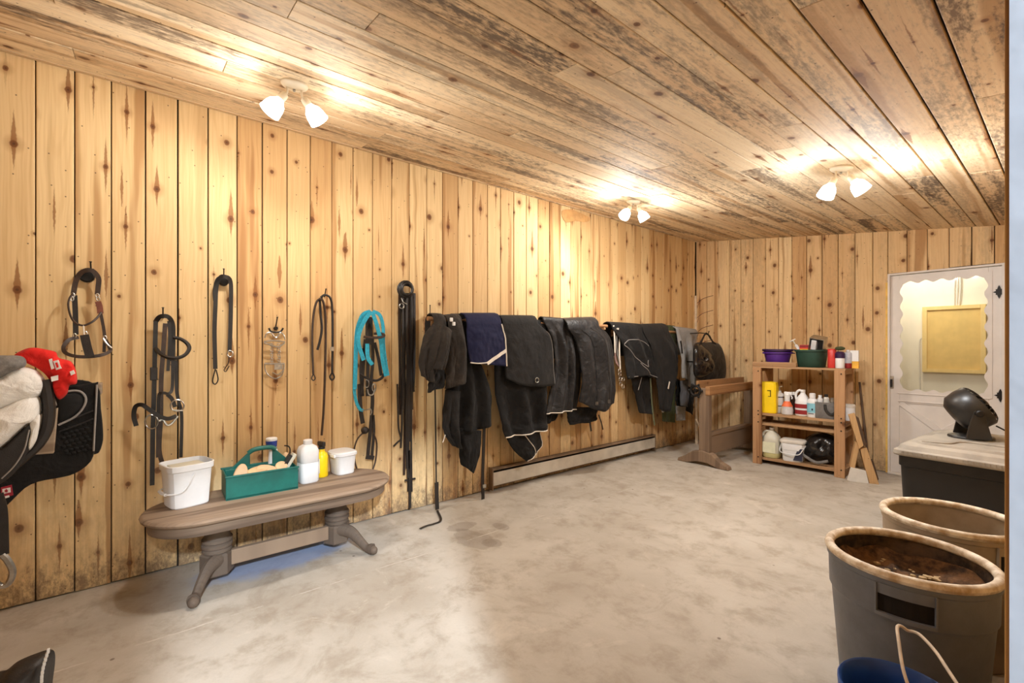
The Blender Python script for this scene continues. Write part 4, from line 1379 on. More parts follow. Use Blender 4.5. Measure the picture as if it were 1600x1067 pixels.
stack([(BR - .012, BZ - .032), (BR, BZ - .026), (BR + .004, BZ - .014), (BR - .003, BZ - .004), (BR - .014, BZ)]).build('seat_top', M_BENCH, t, True, ang=.9)
stack([(BR - .035, BZ - .085), (BR - .03, BZ - .09), (BR - .026, BZ - .033), (BR - .04, BZ - .033)]).build('apron', M_APRON, t, True, ang=.9)
for py_ in (.323, .992):
    ped = MB().lathe([(.062, BZ - .085), (.060, .27), (.066, .25), (.076, .242), (.076, .226), (.066, .220), (.077, .212), (.077, .196), (.067, .190), (.074, .182), (.074, .170), (.066, .162)], (BX, py_, 0), 20).build('pedestal_turning', M_BENCH_V, t, True)
    MB().lathe([(.080, .045), (.084, .052), (.084, .155), (.074, .165)], (BX, py_, 0), 6, a0=.52).build('pedestal_block', M_BENCH_V, t)
    for sg in (1, -1):
        if sg < 0:
            pth = [(BX - .05, py_, .13), (BX - .12, py_ - .01, .105), (BX - .18, py_ - .02, .06), (BX - .24, py_ - .03, .028)]
        else:
            pth = [(BX + .05, py_, .135), (BX + .11, py_ + (-.05 if py_ < .6 else .05), .125), (BX + .165, py_ + (-.09 if py_ < .6 else .09), .075), (BX + .205, py_ + (-.115 if py_ < .6 else .12), .035), (BX + .245, py_ + (-.13 if py_ < .6 else .145), .03)]
        path = crom(pth, 5)
        n = len(path)
        rad = [.040 - .014 * smooth01(i / (n * .7)) + (.010 * smooth01((i / (n - 1) - .75) * 4)) for i in range(n)]
        lg = MB().tube(path, rad, 10, flat=.85).build('leg', M_BENCH_V, t, True)
        e = path[-1]
        MB().ball(e + Vector((sg * .01, 0, -.002)), .030, 10, 7, (1.3, .9, .85)).build('clawed_foot', M_BENCH_V, lg, True)
MB().box((BX + .02, .6575, .12), (.035, .54, .085)).build('stretcher', M_BENCH, t, bevel=.004)

ON = .4405


def bench_at(px, py, z=ON):
    return PZ(px, py, z)


# white square pail, half open
b0 = bench_at(292, 786)
MX = Matrix.Translation(b0) @ Matrix.Rotation(.25, 4, 'Z')
t = thing('white_pail', 'white square plastic pail with wire handle at the left end of the bench', 'pail', b0)
MB(MX).lathe([(.088, 0), (.092, .006), (.104, .20), (.112, .205), (.114, .235), (.108, .237), (.104, .20), (.088, .02)], n=32, sq=5, cap1=True).build('body', M_WHITEP, t, True, ang=.5)
MB(MX).box((.05, -.02, .232), (.10, .15, .008)).build('lid_half', M_TRANS, t, bevel=.003)
hp = crom([(-.116, 0, .19), (-.115, -.055, .10), (-.05, -.115, .085), (.05, -.115, .085), (.115, -.055, .10), (.116, 0, .19)], 5)
hd = MB(MX).tube(hp, .004, 6).build('handle', M_WHITEP, t, True)
MB(MX).tube([(-.05, -.115, .085), (.05, -.115, .085)], .008, 8).build('grip', M_WHITEP, hd, True)

# green tool caddy with brushes
fl, fr = bench_at(353, 783), bench_at(466, 763)
ux = (fr - fl); cw = ux.length; ux.normalize()
uy = Vector((0, 0, 1)).cross(ux)
Rm = Matrix((ux, uy, Vector((0, 0, 1)))).transposed().to_4x4()
MC = Matrix.Translation(fl) @ Rm
cd_, ch_ = .24, .135
t = thing('grooming_caddy', 'green plastic grooming caddy with a centre handle', 'caddy', fl + ux * cw / 2 + uy * .12)
MB(MC).box((cw / 2, cd_ / 2, .006), (cw, cd_, .012)).build('bottom', M_GREEN, t)
for yy, nm in ((0.004, 'side'), (cd_ - .004, 'side')):
    MB(MC).box((cw / 2, yy, ch_ / 2), (cw, .008, ch_)).build(nm, M_GREEN, t, bevel=.003)
    MB(MC).box((cw / 2, yy + (-.004 if yy < .1 else .004), ch_), (cw + .01, .014, .010)).build('rim', M_GREEN, t, bevel=.003)
for xx in (.004, cw - .004):
    MB(MC).box((xx, cd_ / 2, ch_ / 2), (.008, cd_ - .02, ch_)).build('end_wall', M_GREEN, t, bevel=.003)
# handle wall with grip hole
hx0, hx1 = .06, cw - .05
prof = [(0, .06), (cw, .06), (cw, .13), (cw * .80, .215), (cw * .70, .255), (cw * .42, .255), (cw * .34, .245), (cw * .05, .13)]
pa = [(cw * .02, .0), (cw * .98, .0), (cw * .98, .14), (cw * .02, .14)]
MB(MC).prism(pa, -.008, (0, cd_ / 2, .01), (1, 0, 0), (0, 0, 1)).build('divider', M_GREEN, t, bevel=.003)
hl = [((cw * .06, .14), (cw * .36, .235)), ((cw * .70, .235), (cw * .96, .14))]
MB(MC).prism([(cw * .06, .14), (cw * .36, .14), (cw * .36, .24), (cw * .33, .235)], -.016, (0, cd_ / 2 + .004, 0), (1, 0, 0), (0, 0, 1)).build('handle_shoulder', M_GREEN, t, bevel=.003)
MB(MC).prism([(cw * .68, .14), (cw * .97, .14), (cw * .72, .24), (cw * .68, .245)], -.016, (0, cd_ / 2 + .004, 0), (1, 0, 0), (0, 0, 1)).build('handle_shoulder', M_GREEN, t, bevel=.003)
MB(MC).tube(crom([(cw * .33, cd_ / 2 - .004, .235), (cw * .40, cd_ / 2 - .004, .252), (cw * .52, cd_ / 2 - .004, .258), (cw * .66, cd_ / 2 - .004, .255), (cw * .72, cd_ / 2 - .004, .238)], 5), .014, 10).build('handle_grip', M_GREEN, t, True)


def brush(label, x, y, z, rot, ln=.16, wd=.07, pale=M_BRUSHWOOD):
    Mx = MC @ Matrix.Translation((x, y, z)) @ rot
    t = thing('grooming_brush', label, 'brush', (MC @ Vector((x, y, z))), 'wooden grooming brushes')
    poly = [(ln / 2 * math.cos(2 * PI * k / 20), wd / 2 * math.sin(2 * PI * k / 20)) for k in range(20)]
    MB(Mx).prism(poly, .022, (0, 0, 0), (1, 0, 0), (0, 1, 0)).build('back', pale, t, bevel=.006)
    MB(Mx).prism([(a_ * .9, b_ * .86) for a_, b_ in poly], -.028, (0, 0, -.0005), (1, 0, 0), (0, 1, 0)).build('bristles', M_BRISTLE, t)


RX = lambda a: Matrix.Rotation(a, 4, 'X')
RY = lambda a: Matrix.Rotation(a, 4, 'Y')
RZ = lambda a: Matrix.Rotation(a, 4, 'Z')
brush('upright oval wooden brush at the left end of the green caddy', .075, .052, .105, RX(1.25) @ RZ(1.35), .17, .078)
brush('wooden brush lying second from left in the green caddy', .175, .07, .125, RX(.5) @ RZ(.2), .13, .06)
brush('oval wooden brush third from left in the green caddy', .235, .062, .112, RX(.95) @ RZ(-.5), .16, .075)
brush('round wooden brush at the right side of the green caddy', cw * .78, .07, .13, RX(.8), .07, .07)
t = thing('curry_comb', 'dark flat-backed comb with pale handle leaning in the green caddy', 'comb', MC @ Vector((cw * .86, .09, .1)))
MB(MC @ Matrix.Translation((cw * .84, .085, .14)) @ RY(.55)).box((0, 0, 0), (.022, .05, .14)).build('blade', M_BLACKPL, t, bevel=.003)
MB(MC @ Matrix.Translation((cw * .89, .085, .14)) @ RY(.55)).box((0, 0, 0), (.024, .05, .15)).build('handle', M_TRANS, t, bevel=.004)
t = thing('hoof_pick', 'thin curved hoof pick sticking up at the right of the caddy', 'hoof pick', MC @ Vector((cw * .92, .16, .12)))
MB(MC).tube(crom([(cw * .93, .17, .11), (cw * .97, .17, .20), (cw * .95, .17, .235), (cw * .88, .17, .245)], 5), .004, 6).build('hook', M_IRON, t, True)
MB(MC).ball((cw * .90, .16, .165), .028, 10, 7, (.8, .8, 1.4)).build('handle', M_BRUSHWOOD, t, True)
# blue and white tube behind the caddy
b0 = MC @ Vector((cw * .70, .20, .02))
t = thing('ointment_tube', 'white and blue bottle rising behind the green caddy handle', 'bottle', b0)
MB(Matrix.Translation(b0) @ RX(-.05)).lathe([(.026, 0), (.026, .20), (.02, .21), (.01, .212)], n=16).build('body', M_WHITEP, t, True)
MB(Matrix.Translation(b0)).lathe([(.024, .205), (.030, .215), (.034, .275), (.03, .28)], n=16).build('cap', M_WHITEP, t, True)
MB(Matrix.Translation(b0)).lathe([(.0315, .222), (.0345, .262)], n=16, cap0=False, cap1=False).build('blue_band', M_BLUEPRINT, t, True)

# white jug, yellow spray bottle, white tub
b0 = bench_at(481, 752)
t = thing('white_jug', 'tall square white plastic jug between the caddy and the yellow bottle', 'jug', b0)
MJ = Matrix.Translation(b0) @ RZ(.1)
MB(MJ).lathe([(.052, 0), (.058, .008), (.058, .125), (.055, .130), (.058, .135), (.058, .205), (.048, .232), (.026, .246)], n=28, sq=5).build('body', M_WHITEP, t, True, ang=.8)
MB(MJ).lathe([(.026, .244), (.028, .248), (.028, .272), (.024, .276)], n=18).build('cap', M_WHITEP, t, True)
b0 = bench_at(503, 744)
t = thing('spray_bottle', 'yellow bottle with black trigger spray on the bench', 'bottle', b0)
MY = Matrix.Translation(b0) @ RZ(.3)
MB(MY).lathe([(.036, 0), (.040, .006), (.040, .135), (.034, .155), (.020, .170), (.018, .19)], n=22).build('body', M_YELLOW, t, True)
MB(MY).prism([(.008, .035), (.036, .035), (.036, .13), (.008, .13)], .002, (0, -.040, 0), (1, 0, 0), (0, 0, 1)).build('label', M_WHITEP, t)
MB(MY).prism([(-.004, .08), (.006, .08), (.006, .13), (-.004, .13)], .002, (0, -.041, 0), (1, 0, 0), (0, 0, 1)).build('label_mark', M_RED, t)
tr = MB(MY).lathe([(.02, .188), (.02, .205)], n=16).build('collar', M_BLACKPL, t, True)
MB(MY).box((-.006, 0, .222), (.066, .024, .030)).build('trigger_head', M_BLACKPL, t, bevel=.005)
MB(MY).tube([(-.026, 0, .212), (-.034, 0, .19), (-.03, 0, .175)], .005, 6).build('trigger', M_BLACKPL, t, True)
b0 = bench_at(535, 738)
t = thing('white_tub', 'low white lidded tub at the right end of the bench', 'tub', b0)
MT = Matrix.Translation(b0) @ RZ(.15)
MB(MT).lathe([(.070, 0), (.075, .006), (.086, .13), (.082, .132)], n=28, sq=4, sy=.85).build('body', M_WHITEP, t, True, ang=.6)
ld = MB(MT).lathe([(.090, .128), (.094, .132), (.094, .150), (.086, .156)], n=28, sq=4, sy=.85).build('lid', M_WHITEP, t, True, ang=.6)
MB(MT).box((.03, -.084, .135), (.06, .014, .022)).build('latch', M_WHITEP, ld, bevel=.004)

# ------------------------------------------------------------------ saddle rack at the left edge
zS = lambda *p: zz(0, 530, 3.95, *p)
SL_ = lambda pts, off: [PL(q[0], q[1], off) for q in zS(*pts)]


def flat(pts, off, th, n=4, closed=True):
    P3 = crom(SL_(pts, off), n, True)
    mb = MB()
    m = len(P3)
    vs = list(P3) + [p - Vector((th, 0, 0)) for p in P3]
    fs = [tuple(range(m)), tuple(range(m, 2 * m))[::-1]] + [(i, (i + 1) % m, (i + 1) % m + m, i + m) for i in range(m)]
    return mb.add(vs, fs)


t = thing('saddle_rack', 'grey wooden saddle rack board fixed to the left wall', 'rack', (XL, -.35, .85))
A = SL_([(355, 425), (330, 705), (150, 718), (150, 500)], .46)
MB().add([A[0], A[1], A[2], A[3]] + [p - Vector((.03, 0, 0)) for p in A], [(0, 1, 2, 3), (7, 6, 5, 4), (0, 4, 5, 1), (1, 5, 6, 2), (2, 6, 7, 3), (3, 7, 4, 0)]).build('end_board', M_PLY, t, bevel=.003)
MB().box((XL + .22, A[0].y - .10, A[0].z - .04), (.44, .04, .06)).build('arm', M_PLY, t)
MB().box((XL + .22, A[0].y - .42, A[0].z - .04), (.44, .04, .06)).build('arm', M_PLY, t)
MB().box((XL + .05, -.55, 1.10), (.098, .74, .06)).build('rail', M_PLY, t, bevel=.003)
t = thing('saddle_pad', 'plain black pad hanging behind the quilted pad at the left', 'saddle pad', PL(155, 705, .1))
flat([(430, 280), (598, 285), (622, 430), (635, 560), (630, 650), (585, 712), (430, 640)], .12, .02, 3).build('panel', M_F_CHAR, t, bevel=.005)
t = thing('saddle_pad', 'black quilted saddle pad with grey piping hanging over the rack at the left', 'saddle pad', PL(60, 790, .2))
flat([(-130, 300), (200, 290), (425, 290), (590, 268), (604, 275), (596, 420), (586, 600), (582, 690), (560, 755), (500, 808), (430, 842), (330, 862), (230, 882), (150, 922), (70, 1000), (-20, 1080), (-130, 1120)], .24, .022, 2).build('panel', M_F_QUILT, t, bevel=.008)
cordp(zS((598, 280), (592, 420), (582, 600), (578, 690)), .0045, .245).build('piping', M_PIPEGREY, t, True)
cordp(zS((360, 340), (440, 318), (500, 325), (530, 365), (515, 420), (460, 480), (360, 530)), .005, .25).build('pocket_piping', M_PIPEGREY, t, True)
lump(SL_([(355, 345), (440, 325), (495, 332), (522, 370), (505, 420), (455, 470), (355, 520)], .24), (1, 0, 0), .02, .004, 2).build('pocket', M_F_CHAR, t, True, ang=3)
mb = MB()
for r_ in range(7):
    for k in range(6 - (r_ % 2)):
        px_, py_ = 392 + k * 32 + (r_ % 2) * 16, 515 + r_ * 27 + (5 - k) * 8
        if px_ < 565 and not (px_ < 420 and py_ > 690):
            p = PL(*zS((px_, py_))[0], .238)
            mb.ball(p, .0105, 8, 5, (.8, 1, .9))
q_ = mb.build('quilting', M_F_QUILT, t, True)
q_['kind'] = 'stuff'
cordp(zS((365, 520), (450, 490), (575, 440)), .004, .245).build('seam', M_BLACK, t, True)
cordp(zS((365, 570), (450, 540), (575, 490)), .004, .245).build('seam', M_BLACK, t, True)

t = thing('saddle', 'black leather saddle with hanging stirrup at the left edge', 'saddle', PL(20, 800, .5))
flat([(-140, 660), (0, 680), (90, 610), (192, 515), (200, 590), (180, 680), (110, 800), (40, 868), (-30, 905), (-140, 915)], .50, .02, 3).build('flap', M_BLACK, t, bevel=.006)
MB().tube(crom(SL_([(278, 250), (300, 380), (302, 470), (285, 560), (240, 640), (180, 700), (60, 800)], .46), 5), .022, 8, flat=1.0).build('panel_roll', M_BLACK, t, True)
cordp(zS((180, 560, .53), (150, 680, .53), (90, 780, .53), (10, 860, .53)), .003, .53).build('flap_stitching', M_PIPEGREY, t, True)
lump(SL_([(290, 260), (320, 300), (345, 380), (350, 410), (310, 400), (290, 340)], .44), (1, 0, 0), .03, .01, 4).build('dee_strap', M_KNIT, t, True)
strapp(zz(0, 760, 3.475, (-15, 40), (8, 130), (14, 250), (16, 370)), .035, .62, .006).build('stirrup_leather', M_BLACK, t, True)
cordp(zz(0, 760, 3.475, (10, 370), (40, 400), (68, 460), (50, 520), (10, 540), (-30, 520)), .012, .62).build('stirrup_iron', M_STEEL, t, True)
fg = thing('flag_tag', 'small red and white maple leaf flag tag on the black pad', 'tag', PL(10, 770, .262))
def tagpoly(pts, off, mat, nm):
    P3 = [PL(*zS(q)[0], off) for q in pts]
    m = len(P3)
    MB().add(P3 + [p - Vector((.003, 0, 0)) for p in P3], [tuple(range(m)), tuple(range(m, 2 * m))[::-1]] + [(i, (i + 1) % m, (i + 1) % m + m, i + m) for i in range(m)]).build(nm, mat, fg)
tagpoly([(5, 915), (72, 898), (82, 962), (8, 982)], .275, plain('flag_red', (158, 30, 50), .7), 'backing')
tagpoly([(14, 925), (64, 915), (66, 944), (16, 956)], .2765, M_WHITECLOTH, 'white_field')
tagpoly([(38, 922), (44, 930), (50, 930), (46, 938), (50, 944), (40, 943), (38, 950), (36, 943), (27, 945), (31, 938), (26, 932), (33, 931)], .278, plain('flag_red', (158, 30, 50), .7), 'maple_leaf')
tagpoly([(6, 976), (56, 962), (58, 974), (8, 990)], .2765, M_WHITECLOTH, 'white_strip')

t = thing('sheepskin_pad', 'white sheepskin pad bunched on top of the saddle at the left', 'sheepskin', PL(20, 690, .5))
for nm, off_, th_, sd, pts in (
        ('upper_fold', .45, .085, 1, [(-150, 250), (0, 226), (60, 188), (150, 170), (225, 190), (272, 238), (282, 290), (250, 345), (150, 385), (0, 440), (-150, 480)]),
        ('lower_fold', .45, .095, 2, [(-150, 450), (0, 415), (130, 352), (200, 338), (246, 362), (256, 430), (246, 475), (215, 505), (185, 515), (120, 570), (30, 652), (-60, 712), (-150, 730)]),
        ('hanging_edge', .49, .022, 3, [(185, 510), (222, 470), (248, 470), (240, 560), (222, 630), (182, 686), (178, 640), (192, 570)])):
    lump(SL_(pts, off_), (1, 0, 0), th_, .012, sd, .5, 9, 8).build(nm, M_FLEECE, t, True, ang=3)
o = lump(SL_([(-140, 115), (40, 100), (130, 104), (162, 132), (152, 170), (70, 200), (0, 240), (-140, 280)], .50), (1, 0, 0), .04, .01, 5).build('riser_pad', M_KNIT, None, True)
set_props(o, 'grey textured riser pad lying over the white sheepskin', 'pad')

t = thing('red_shirt', 'bunched red shirt with white print lying on the saddle pads', 'shirt', PL(80, 600, .4))
lump(SL_([(85, 105), (150, 62), (215, 52), (300, 66), (345, 80), (365, 115), (440, 138), (470, 200), (474, 272), (430, 285), (415, 335), (372, 372), (345, 350), (325, 290), (290, 230), (240, 185), (160, 145)], .44), (1, 0, 0), .035, .035, 6, .4, 9, 11).build('cloth', M_REDCLOTH, t, True, ang=3)
for pts in ([(300, 125), (318, 120), (335, 180), (317, 187)], [(328, 135), (358, 128), (378, 180), (346, 190)], [(313, 232), (356, 222), (357, 252), (318, 262)], [(430, 200), (452, 190), (462, 212), (438, 224)]):
    A = SL_(pts, .492)
    MB().add(A + [p - Vector((.018, 0, 0)) for p in A], [(0, 1, 2, 3), (7, 6, 5, 4), (0, 4, 5, 1), (1, 5, 6, 2), (2, 6, 7, 3), (3, 7, 4, 0)]).build('print_mark', M_WHITECLOTH, t)
A = SL_([(340, 146), (354, 142), (363, 172), (350, 177)], .4935)
MB().add(A + [p - Vector((.004, 0, 0)) for p in A], [(0, 1, 2, 3), (7, 6, 5, 4), (0, 4, 5, 1), (1, 5, 6, 2), (2, 6, 7, 3), (3, 7, 4, 0)]).build('print_gap', M_REDCLOTH, t)

# dark leather saddle end low at the lower left corner
t = thing('saddle', 'black saddle end with white stitching low in the lower left corner', 'saddle', PL(30, 1067, 1.3))
zF = lambda *p: zz(0, 760, 3.475, *p)
pts = [PL(q[0], q[1], 1.25) for q in zF((-140, 1090), (-60, 1020), (30, 1000), (95, 950), (180, 912), (272, 884), (296, 905), (296, 970), (282, 1080), (270, 1240), (230, 1400), (60, 1420), (-140, 1400))]
lump(pts, (1, -.2, .2), .10, .01, 2, .6, 8, 4).build('seat', M_BLACK, t, True, ang=3)
for k, q in enumerate(((262, 893), (254, 915), (247, 938), (240, 962), (234, 986), (230, 1010), (227, 1034), (226, 1058))):
    p = PL(*zF(q)[0], 1.318 + .003 * k)
    MB().box(p + Vector((.0, 0, 0)), (.012, .006, .012)).build('stitch', M_WHITEP, t)
for o_ in list(t.children):
    pass

# ------------------------------------------------------------------ shelving unit against the back wall
SA, SB_ = PZ(1176, 723, 0), PZ(1320, 748, 0)
sux = (SB_ - SA); sw = sux.length; sux.normalize()
suy = Vector((0, 0, 1)).cross(sux)
MS = Matrix.Translation(SA) @ Matrix((sux, suy, Vector((0, 0, 1)))).transposed().to_4x4()
SD, PW = .42, .089
t = thing('shelving_unit', 'open wooden shelving unit of bolted timber posts against the back wall', 'shelves', MS @ Vector((sw / 2, SD / 2, 0)))
for xx in (PW / 2, sw - PW / 2):
    for yy in (.019, SD - .019):
        po = MB(MS).box((xx, yy, .543), (PW, .038, 1.085)).build('post', M_TIMBER_Z, t, bevel=.002)
        if yy < .1:
            for zq in (.08, .475, .56, .60, 1.05):
                MB(MS @ Matrix.Translation((xx + .015, -.002, zq)) @ RX(PI / 2)).lathe([(.007, -.002), (.007, .004)], n=8).build('bolt', M_IRON, po)
SHZ = [(.045, .075), (.437, .462), (.548, .575)]
for z0, z1 in SHZ:
    for k in range(3):
        MB(MS).box((sw / 2, .04 + (SD - .08) * (k + .5) / 3, (z0 + z1) / 2), (sw - .008 if k else sw - 2 * PW + .16, (SD - .08) / 3 - .004, z1 - z0)).build('shelf_board', M_TIMBER_X, t, bevel=.002)
for k in range(3):
    MB(MS).box((sw / 2, (SD + .01) * (k + .5) / 3, 1.095), (sw + .01, (SD + .01) / 3 - .004, .020)).build('top_board', M_TIMBER_X, t, bevel=.002)
for xx in (.02, sw - .02):
    for zq in (.03, .42, .53, 1.065):
        MB(MS).box((xx + (0.0), SD / 2, zq), (.03, SD - .08, .05)).build('side_rail', M_TIMBER_Y, t, bevel=.002)
MB(MS).box((.21, .03, 1.130), (.44, .024, .048)).build('top_fence', M_TIMBER_X, t, bevel=.002)
ZT, Z2, Z0 = 1.106, .5755, .0755


def sh(px, py, z):
    return PZ(px, py, z)


def local(p, rot=0.0):
    return Matrix.Translation(p) @ RZ(rot)


def px_scale(p):                          # metres per survey pixel at a point
    return (YAW_C * p.y - YAW_S * p.x) / F_PX


def spt(px, y_loc, z):                    # point on the unit at column px, y_loc behind its front edge, height z
    d = _ray(px, HORIZON)
    o_ = MS @ Vector((0, y_loc, 0))
    k = ((o_.x * suy.x + o_.y * suy.y)) / (d.x * suy.x + d.y * suy.y)
    q = d * k
    return Vector((q.x, q.y, z))


# top shelf
for k, (mat, dz, lab) in enumerate(((M_PURPLE, 0.0, 'purple rubber feed bowl on the top shelf, lower of two nested'), (M_DKPURPLE, .04, 'dark purple bowl nested in the lighter purple one'))):
    b0 = spt(1215, .18, ZT + dz + .001)
    t = thing('feed_bowl', lab, 'bowl', b0, 'nested purple bowls')
    MB(local(b0)).lathe([(.10, 0), (.106, .006), (.135, .14), (.152, .142), (.152, .158), (.132, .158), (.128, .14), (.098, .012)] if k == 0 else [(.105, 0), (.108, .006), (.137, .125), (.155, .128), (.155, .150), (.134, .150), (.13, .12), (.10, .012)], n=30).build('shell', mat, t, True, ang=.8)
    for a_ in (.3, 2.84, 4.1):
        MB(local(b0)).box((.15 * math.cos(a_), .15 * math.sin(a_), .145), (.04, .03, .012), a_).build('grip_tab', mat, t, bevel=.003)
b0 = spt(1268, .17, ZT)
t = thing('feed_tub', 'dark green rubber tub filled with odds and ends on the top shelf', 'tub', b0)
MB(local(b0)).lathe([(.115, 0), (.122, .006), (.140, .165), (.152, .168), (.152, .188), (.138, .188), (.134, .165), (.112, .012)], n=30, sq=2.6).build('shell', M_DKGREEN, t, True, ang=.8)
b1 = b0 + Vector((.04, 0, .15))
t = thing('metal_tin', 'open silver tin tilted in the dark green tub', 'tin', b1)
Mt = Matrix.Translation(b1 + Vector((.02, 0, .10))) @ RY(.22) @ RX(.35)
for c_, s_ in (((0, .05, 0), (.13, .006, .15)), ((-.065, 0, 0), (.006, .1, .15)), ((.065, 0, 0), (.006, .1, .15)), ((0, 0, -.072), (.13, .1, .006)), ((0, 0, .072), (.13, .1, .006))):
    MB(Mt).box(c_, s_).build('wall', M_STEEL, t)
MB(Mt).box((-.03, .0, -.01), (.05, .07, .11)).build('insert', M_WHITEP, t, bevel=.004)
MB(Mt).box((.03, .01, 0), (.05, .06, .12)).build('insert', M_BLACKPL, t, bevel=.004)
b1 = b0 + Vector((-.06, .02, .15))
t = thing('snack_packet', 'red and yellow packet standing in the dark green tub', 'packet', b1)
MB(local(b1)).box((0, 0, .04), (.11, .05, .10)).build('body', M_RED, t, bevel=.004)
MB(local(b1)).box((0, -.0265, .03), (.10, .003, .03)).build('yellow_stripe', M_YELLOW, t)
MB(local(b1)).box((0, -.0265, .075), (.10, .003, .02)).build('dark_stripe', M_LABELRED, t)
b1 = b0 + Vector((-.10, .05, .10))
t = thing('syringe', 'white plastic dosing syringe leaning out of the green tub', 'syringe', b1)
MB().tube([b1 + Vector((.02, 0, 0)), b1 + Vector((-.07, 0, .14))], .016, 10).build('barrel', M_WHITEP, t, True)
MB().tube([b1 + Vector((-.07, 0, .14)), b1 + Vector((-.10, 0, .19))], .006, 8).build('plunger', M_TRANS, t, True)
MB().tube([b1 + Vector((-.13, 0, .175)), b1 + Vector((-.075, 0, .205))], .006, 8).build('finger_bar', M_WHITEP, t, True)
b0 = spt(1300, .10, ZT)
t = thing('red_tin', 'red upright tin beside the green tub on the top shelf', 'tin', b0)
MB(local(b0)).lathe([(.036, 0), (.038, .003), (.038, .185), (.036, .188)], n=24).build('body', M_RED, t, True)
MB(local(b0)).lathe([(.039, .183), (.039, .196), (.03, .198)], n=24).build('lid', M_RED, t, True)
b0 = spt(1312.5, .07, ZT)
t = thing('supplement_jar', 'white jar with dark purple top right of the red tin', 'jar', b0)
MB(local(b0)).lathe([(.038, 0), (.04, .004), (.04, .10), (.034, .115)], n=22).build('body', M_WHITEP, t, True)
MB(local(b0)).lathe([(.037, .10), (.043, .106), (.043, .15), (.03, .168), (.01, .172)], n=22).build('cap', M_DKPURPLE, t, True)
b1 = b0 + Vector((0, .0, .1725))
o = lump([b1 + Vector((.045 * math.cos(a_), 0, .03 + .02 * math.sin(a_))) for a_ in [2 * PI * k / 8 for k in range(8)]], (0, -1, 0), .03, .012, 3, .9).build('rag', M_F_GREEN, None, True)
set_props(o, 'crumpled olive rag on top of the purple-capped jar', 'rag')
b0 = spt(1325, .12, ZT)
t = thing('lotion_bottle', 'clear bottle with red liquid at the bottom on the top shelf', 'bottle', b0)
MB(local(b0)).lathe([(.033, .05), (.034, .055), (.034, .155), (.02, .168), (.014, .17)], n=20).build('body', plain('clear_bluish', (196, 198, 208), .3), t, True)
MB(local(b0)).lathe([(.032, 0), (.0345, .004), (.0345, .052)], n=20).build('liquid', M_LABELRED, t, True)
MB(local(b0)).lathe([(.015, .168), (.015, .185), (.01, .187)], n=14).build('cap', M_WHITEP, t, True)
b0 = spt(1335.5, .14, ZT)
t = thing('carton', 'white and yellow carton at the right end of the top shelf', 'carton', b0)
MB(local(b0, .1)).box((0, 0, .127), (.07, .05, .11)).build('upper_part', M_WHITEP, t, bevel=.003)
MB(local(b0, .1)).box((0, 0, .036), (.0705, .0505, .072)).build('lower_part', plain('amber_print', (236, 178, 62), .5), t, bevel=.003)

# middle shelf
b0 = spt(1202, .13, Z2)
t = thing('yellow_jug', 'tall yellow plastic jug at the left of the middle shelf', 'jug', b0)
MB(local(b0, .12)).lathe([(.078, 0), (.084, .008), (.084, .30), (.076, .345), (.06, .352)], n=28, sq=7, sy=.8).build('body', M_YELLOW, t, True, ang=.5)
MB(local(b0, .12)).box((.015, -.068, .255), (.035, .004, .008)).build('groove_shade', M_GAP, t)  # raised dark strips stand for the shade in the handle groove
MB(local(b0, .12)).box((.03, -.068, .225), (.008, .004, .07)).build('groove_shade', M_GAP, t)
MB(local(b0, .12)).box((.02, -.068, .19), (.03, .004, .006)).build('groove_shade', M_GAP, t)
b0 = spt(1218, .20, Z2)
t = thing('pump_bottle', 'white pump bottle with grey bands behind the clear sprayer', 'bottle', b0)
MB(local(b0)).lathe([(.045, 0), (.048, .005), (.048, .20), (.03, .225), (.016, .23), (.016, .25)], n=22).build('body', M_WHITEP, t, True)
MB(local(b0)).lathe([(.0485, .175), (.0485, .185)], n=22, cap0=False, cap1=False).build('band', M_LABELDK, t, True)
MB(local(b0)).lathe([(.0485, .075), (.0485, .085)], n=22, cap0=False, cap1=False).build('band', M_LABELDK, t, True)
MB(local(b0)).tube(crom([(0, 0, .25), (0, 0, .29), (.03, 0, .30)], 4), .007, 8).build('pump', M_STEEL, t, True)
b0 = spt(1230, .10, Z2)
t = thing('spray_bottle', 'clear round spray bottle with white trigger and orange top', 'bottle', b0)
MB(local(b0)).lathe([(.05, 0), (.058, .008), (.060, .05), (.052, .09), (.032, .135), (.022, .15)], n=24).build('body', plain('clear_plastic', (206, 202, 200), .2), t, True)
MB(local(b0)).lathe([(.0545, .092), (.0345, .136), (.024, .151)], n=24, cap0=False, cap1=False).build('orange_top', M_ORANGE, t, True)
MB(local(b0)).lathe([(.026, .148), (.028, .20), (.03, .22), (.02, .235)], n=18).build('collar', M_WHITEP, t, True)
MB(local(b0)).box((.01, 0, .235), (.08, .03, .035)).build('trigger_head', M_WHITEP, t, bevel=.008)
MB(local(b0)).tube([(.035, 0, .22), (.05, 0, .19), (.045, 0, .175)], .006, 6).build('trigger', M_WHITEP, t, True)
b0 = spt(1241, .30, Z2)
t = thing('dark_jar', 'squat dark jar at the rear of the middle shelf', 'jar', b0)
MB(local(b0)).lathe([(.045, 0), (.048, .01), (.048, .16), (.05, .17), (.05, .20), (.04, .205)], n=18).build('body', M_BROWNLEATHER, t, True)
MB(local(b0)).lathe([(.03, .204), (.03, .235), (.02, .238)], n=18).build('lid', M_WHITEP, t, True)
b0 = spt(1254.5, .15, Z2)
t = thing('gallon_jug', 'white jug with side handle and dark red label on the middle shelf', 'jug', b0)
MB(local(b0, .1)).lathe([(.066, 0), (.072, .008), (.072, .145), (.066, .17), (.040, .215), (.022, .24), (.020, .255)], n=26, sq=2.6).build('body', M_WHITEP, t, True, ang=.9)
MB(local(b0, .1)).lathe([(.024, .252), (.024, .28), (.018, .282)], n=16).build('cap', M_OFFWHITE, t, True)
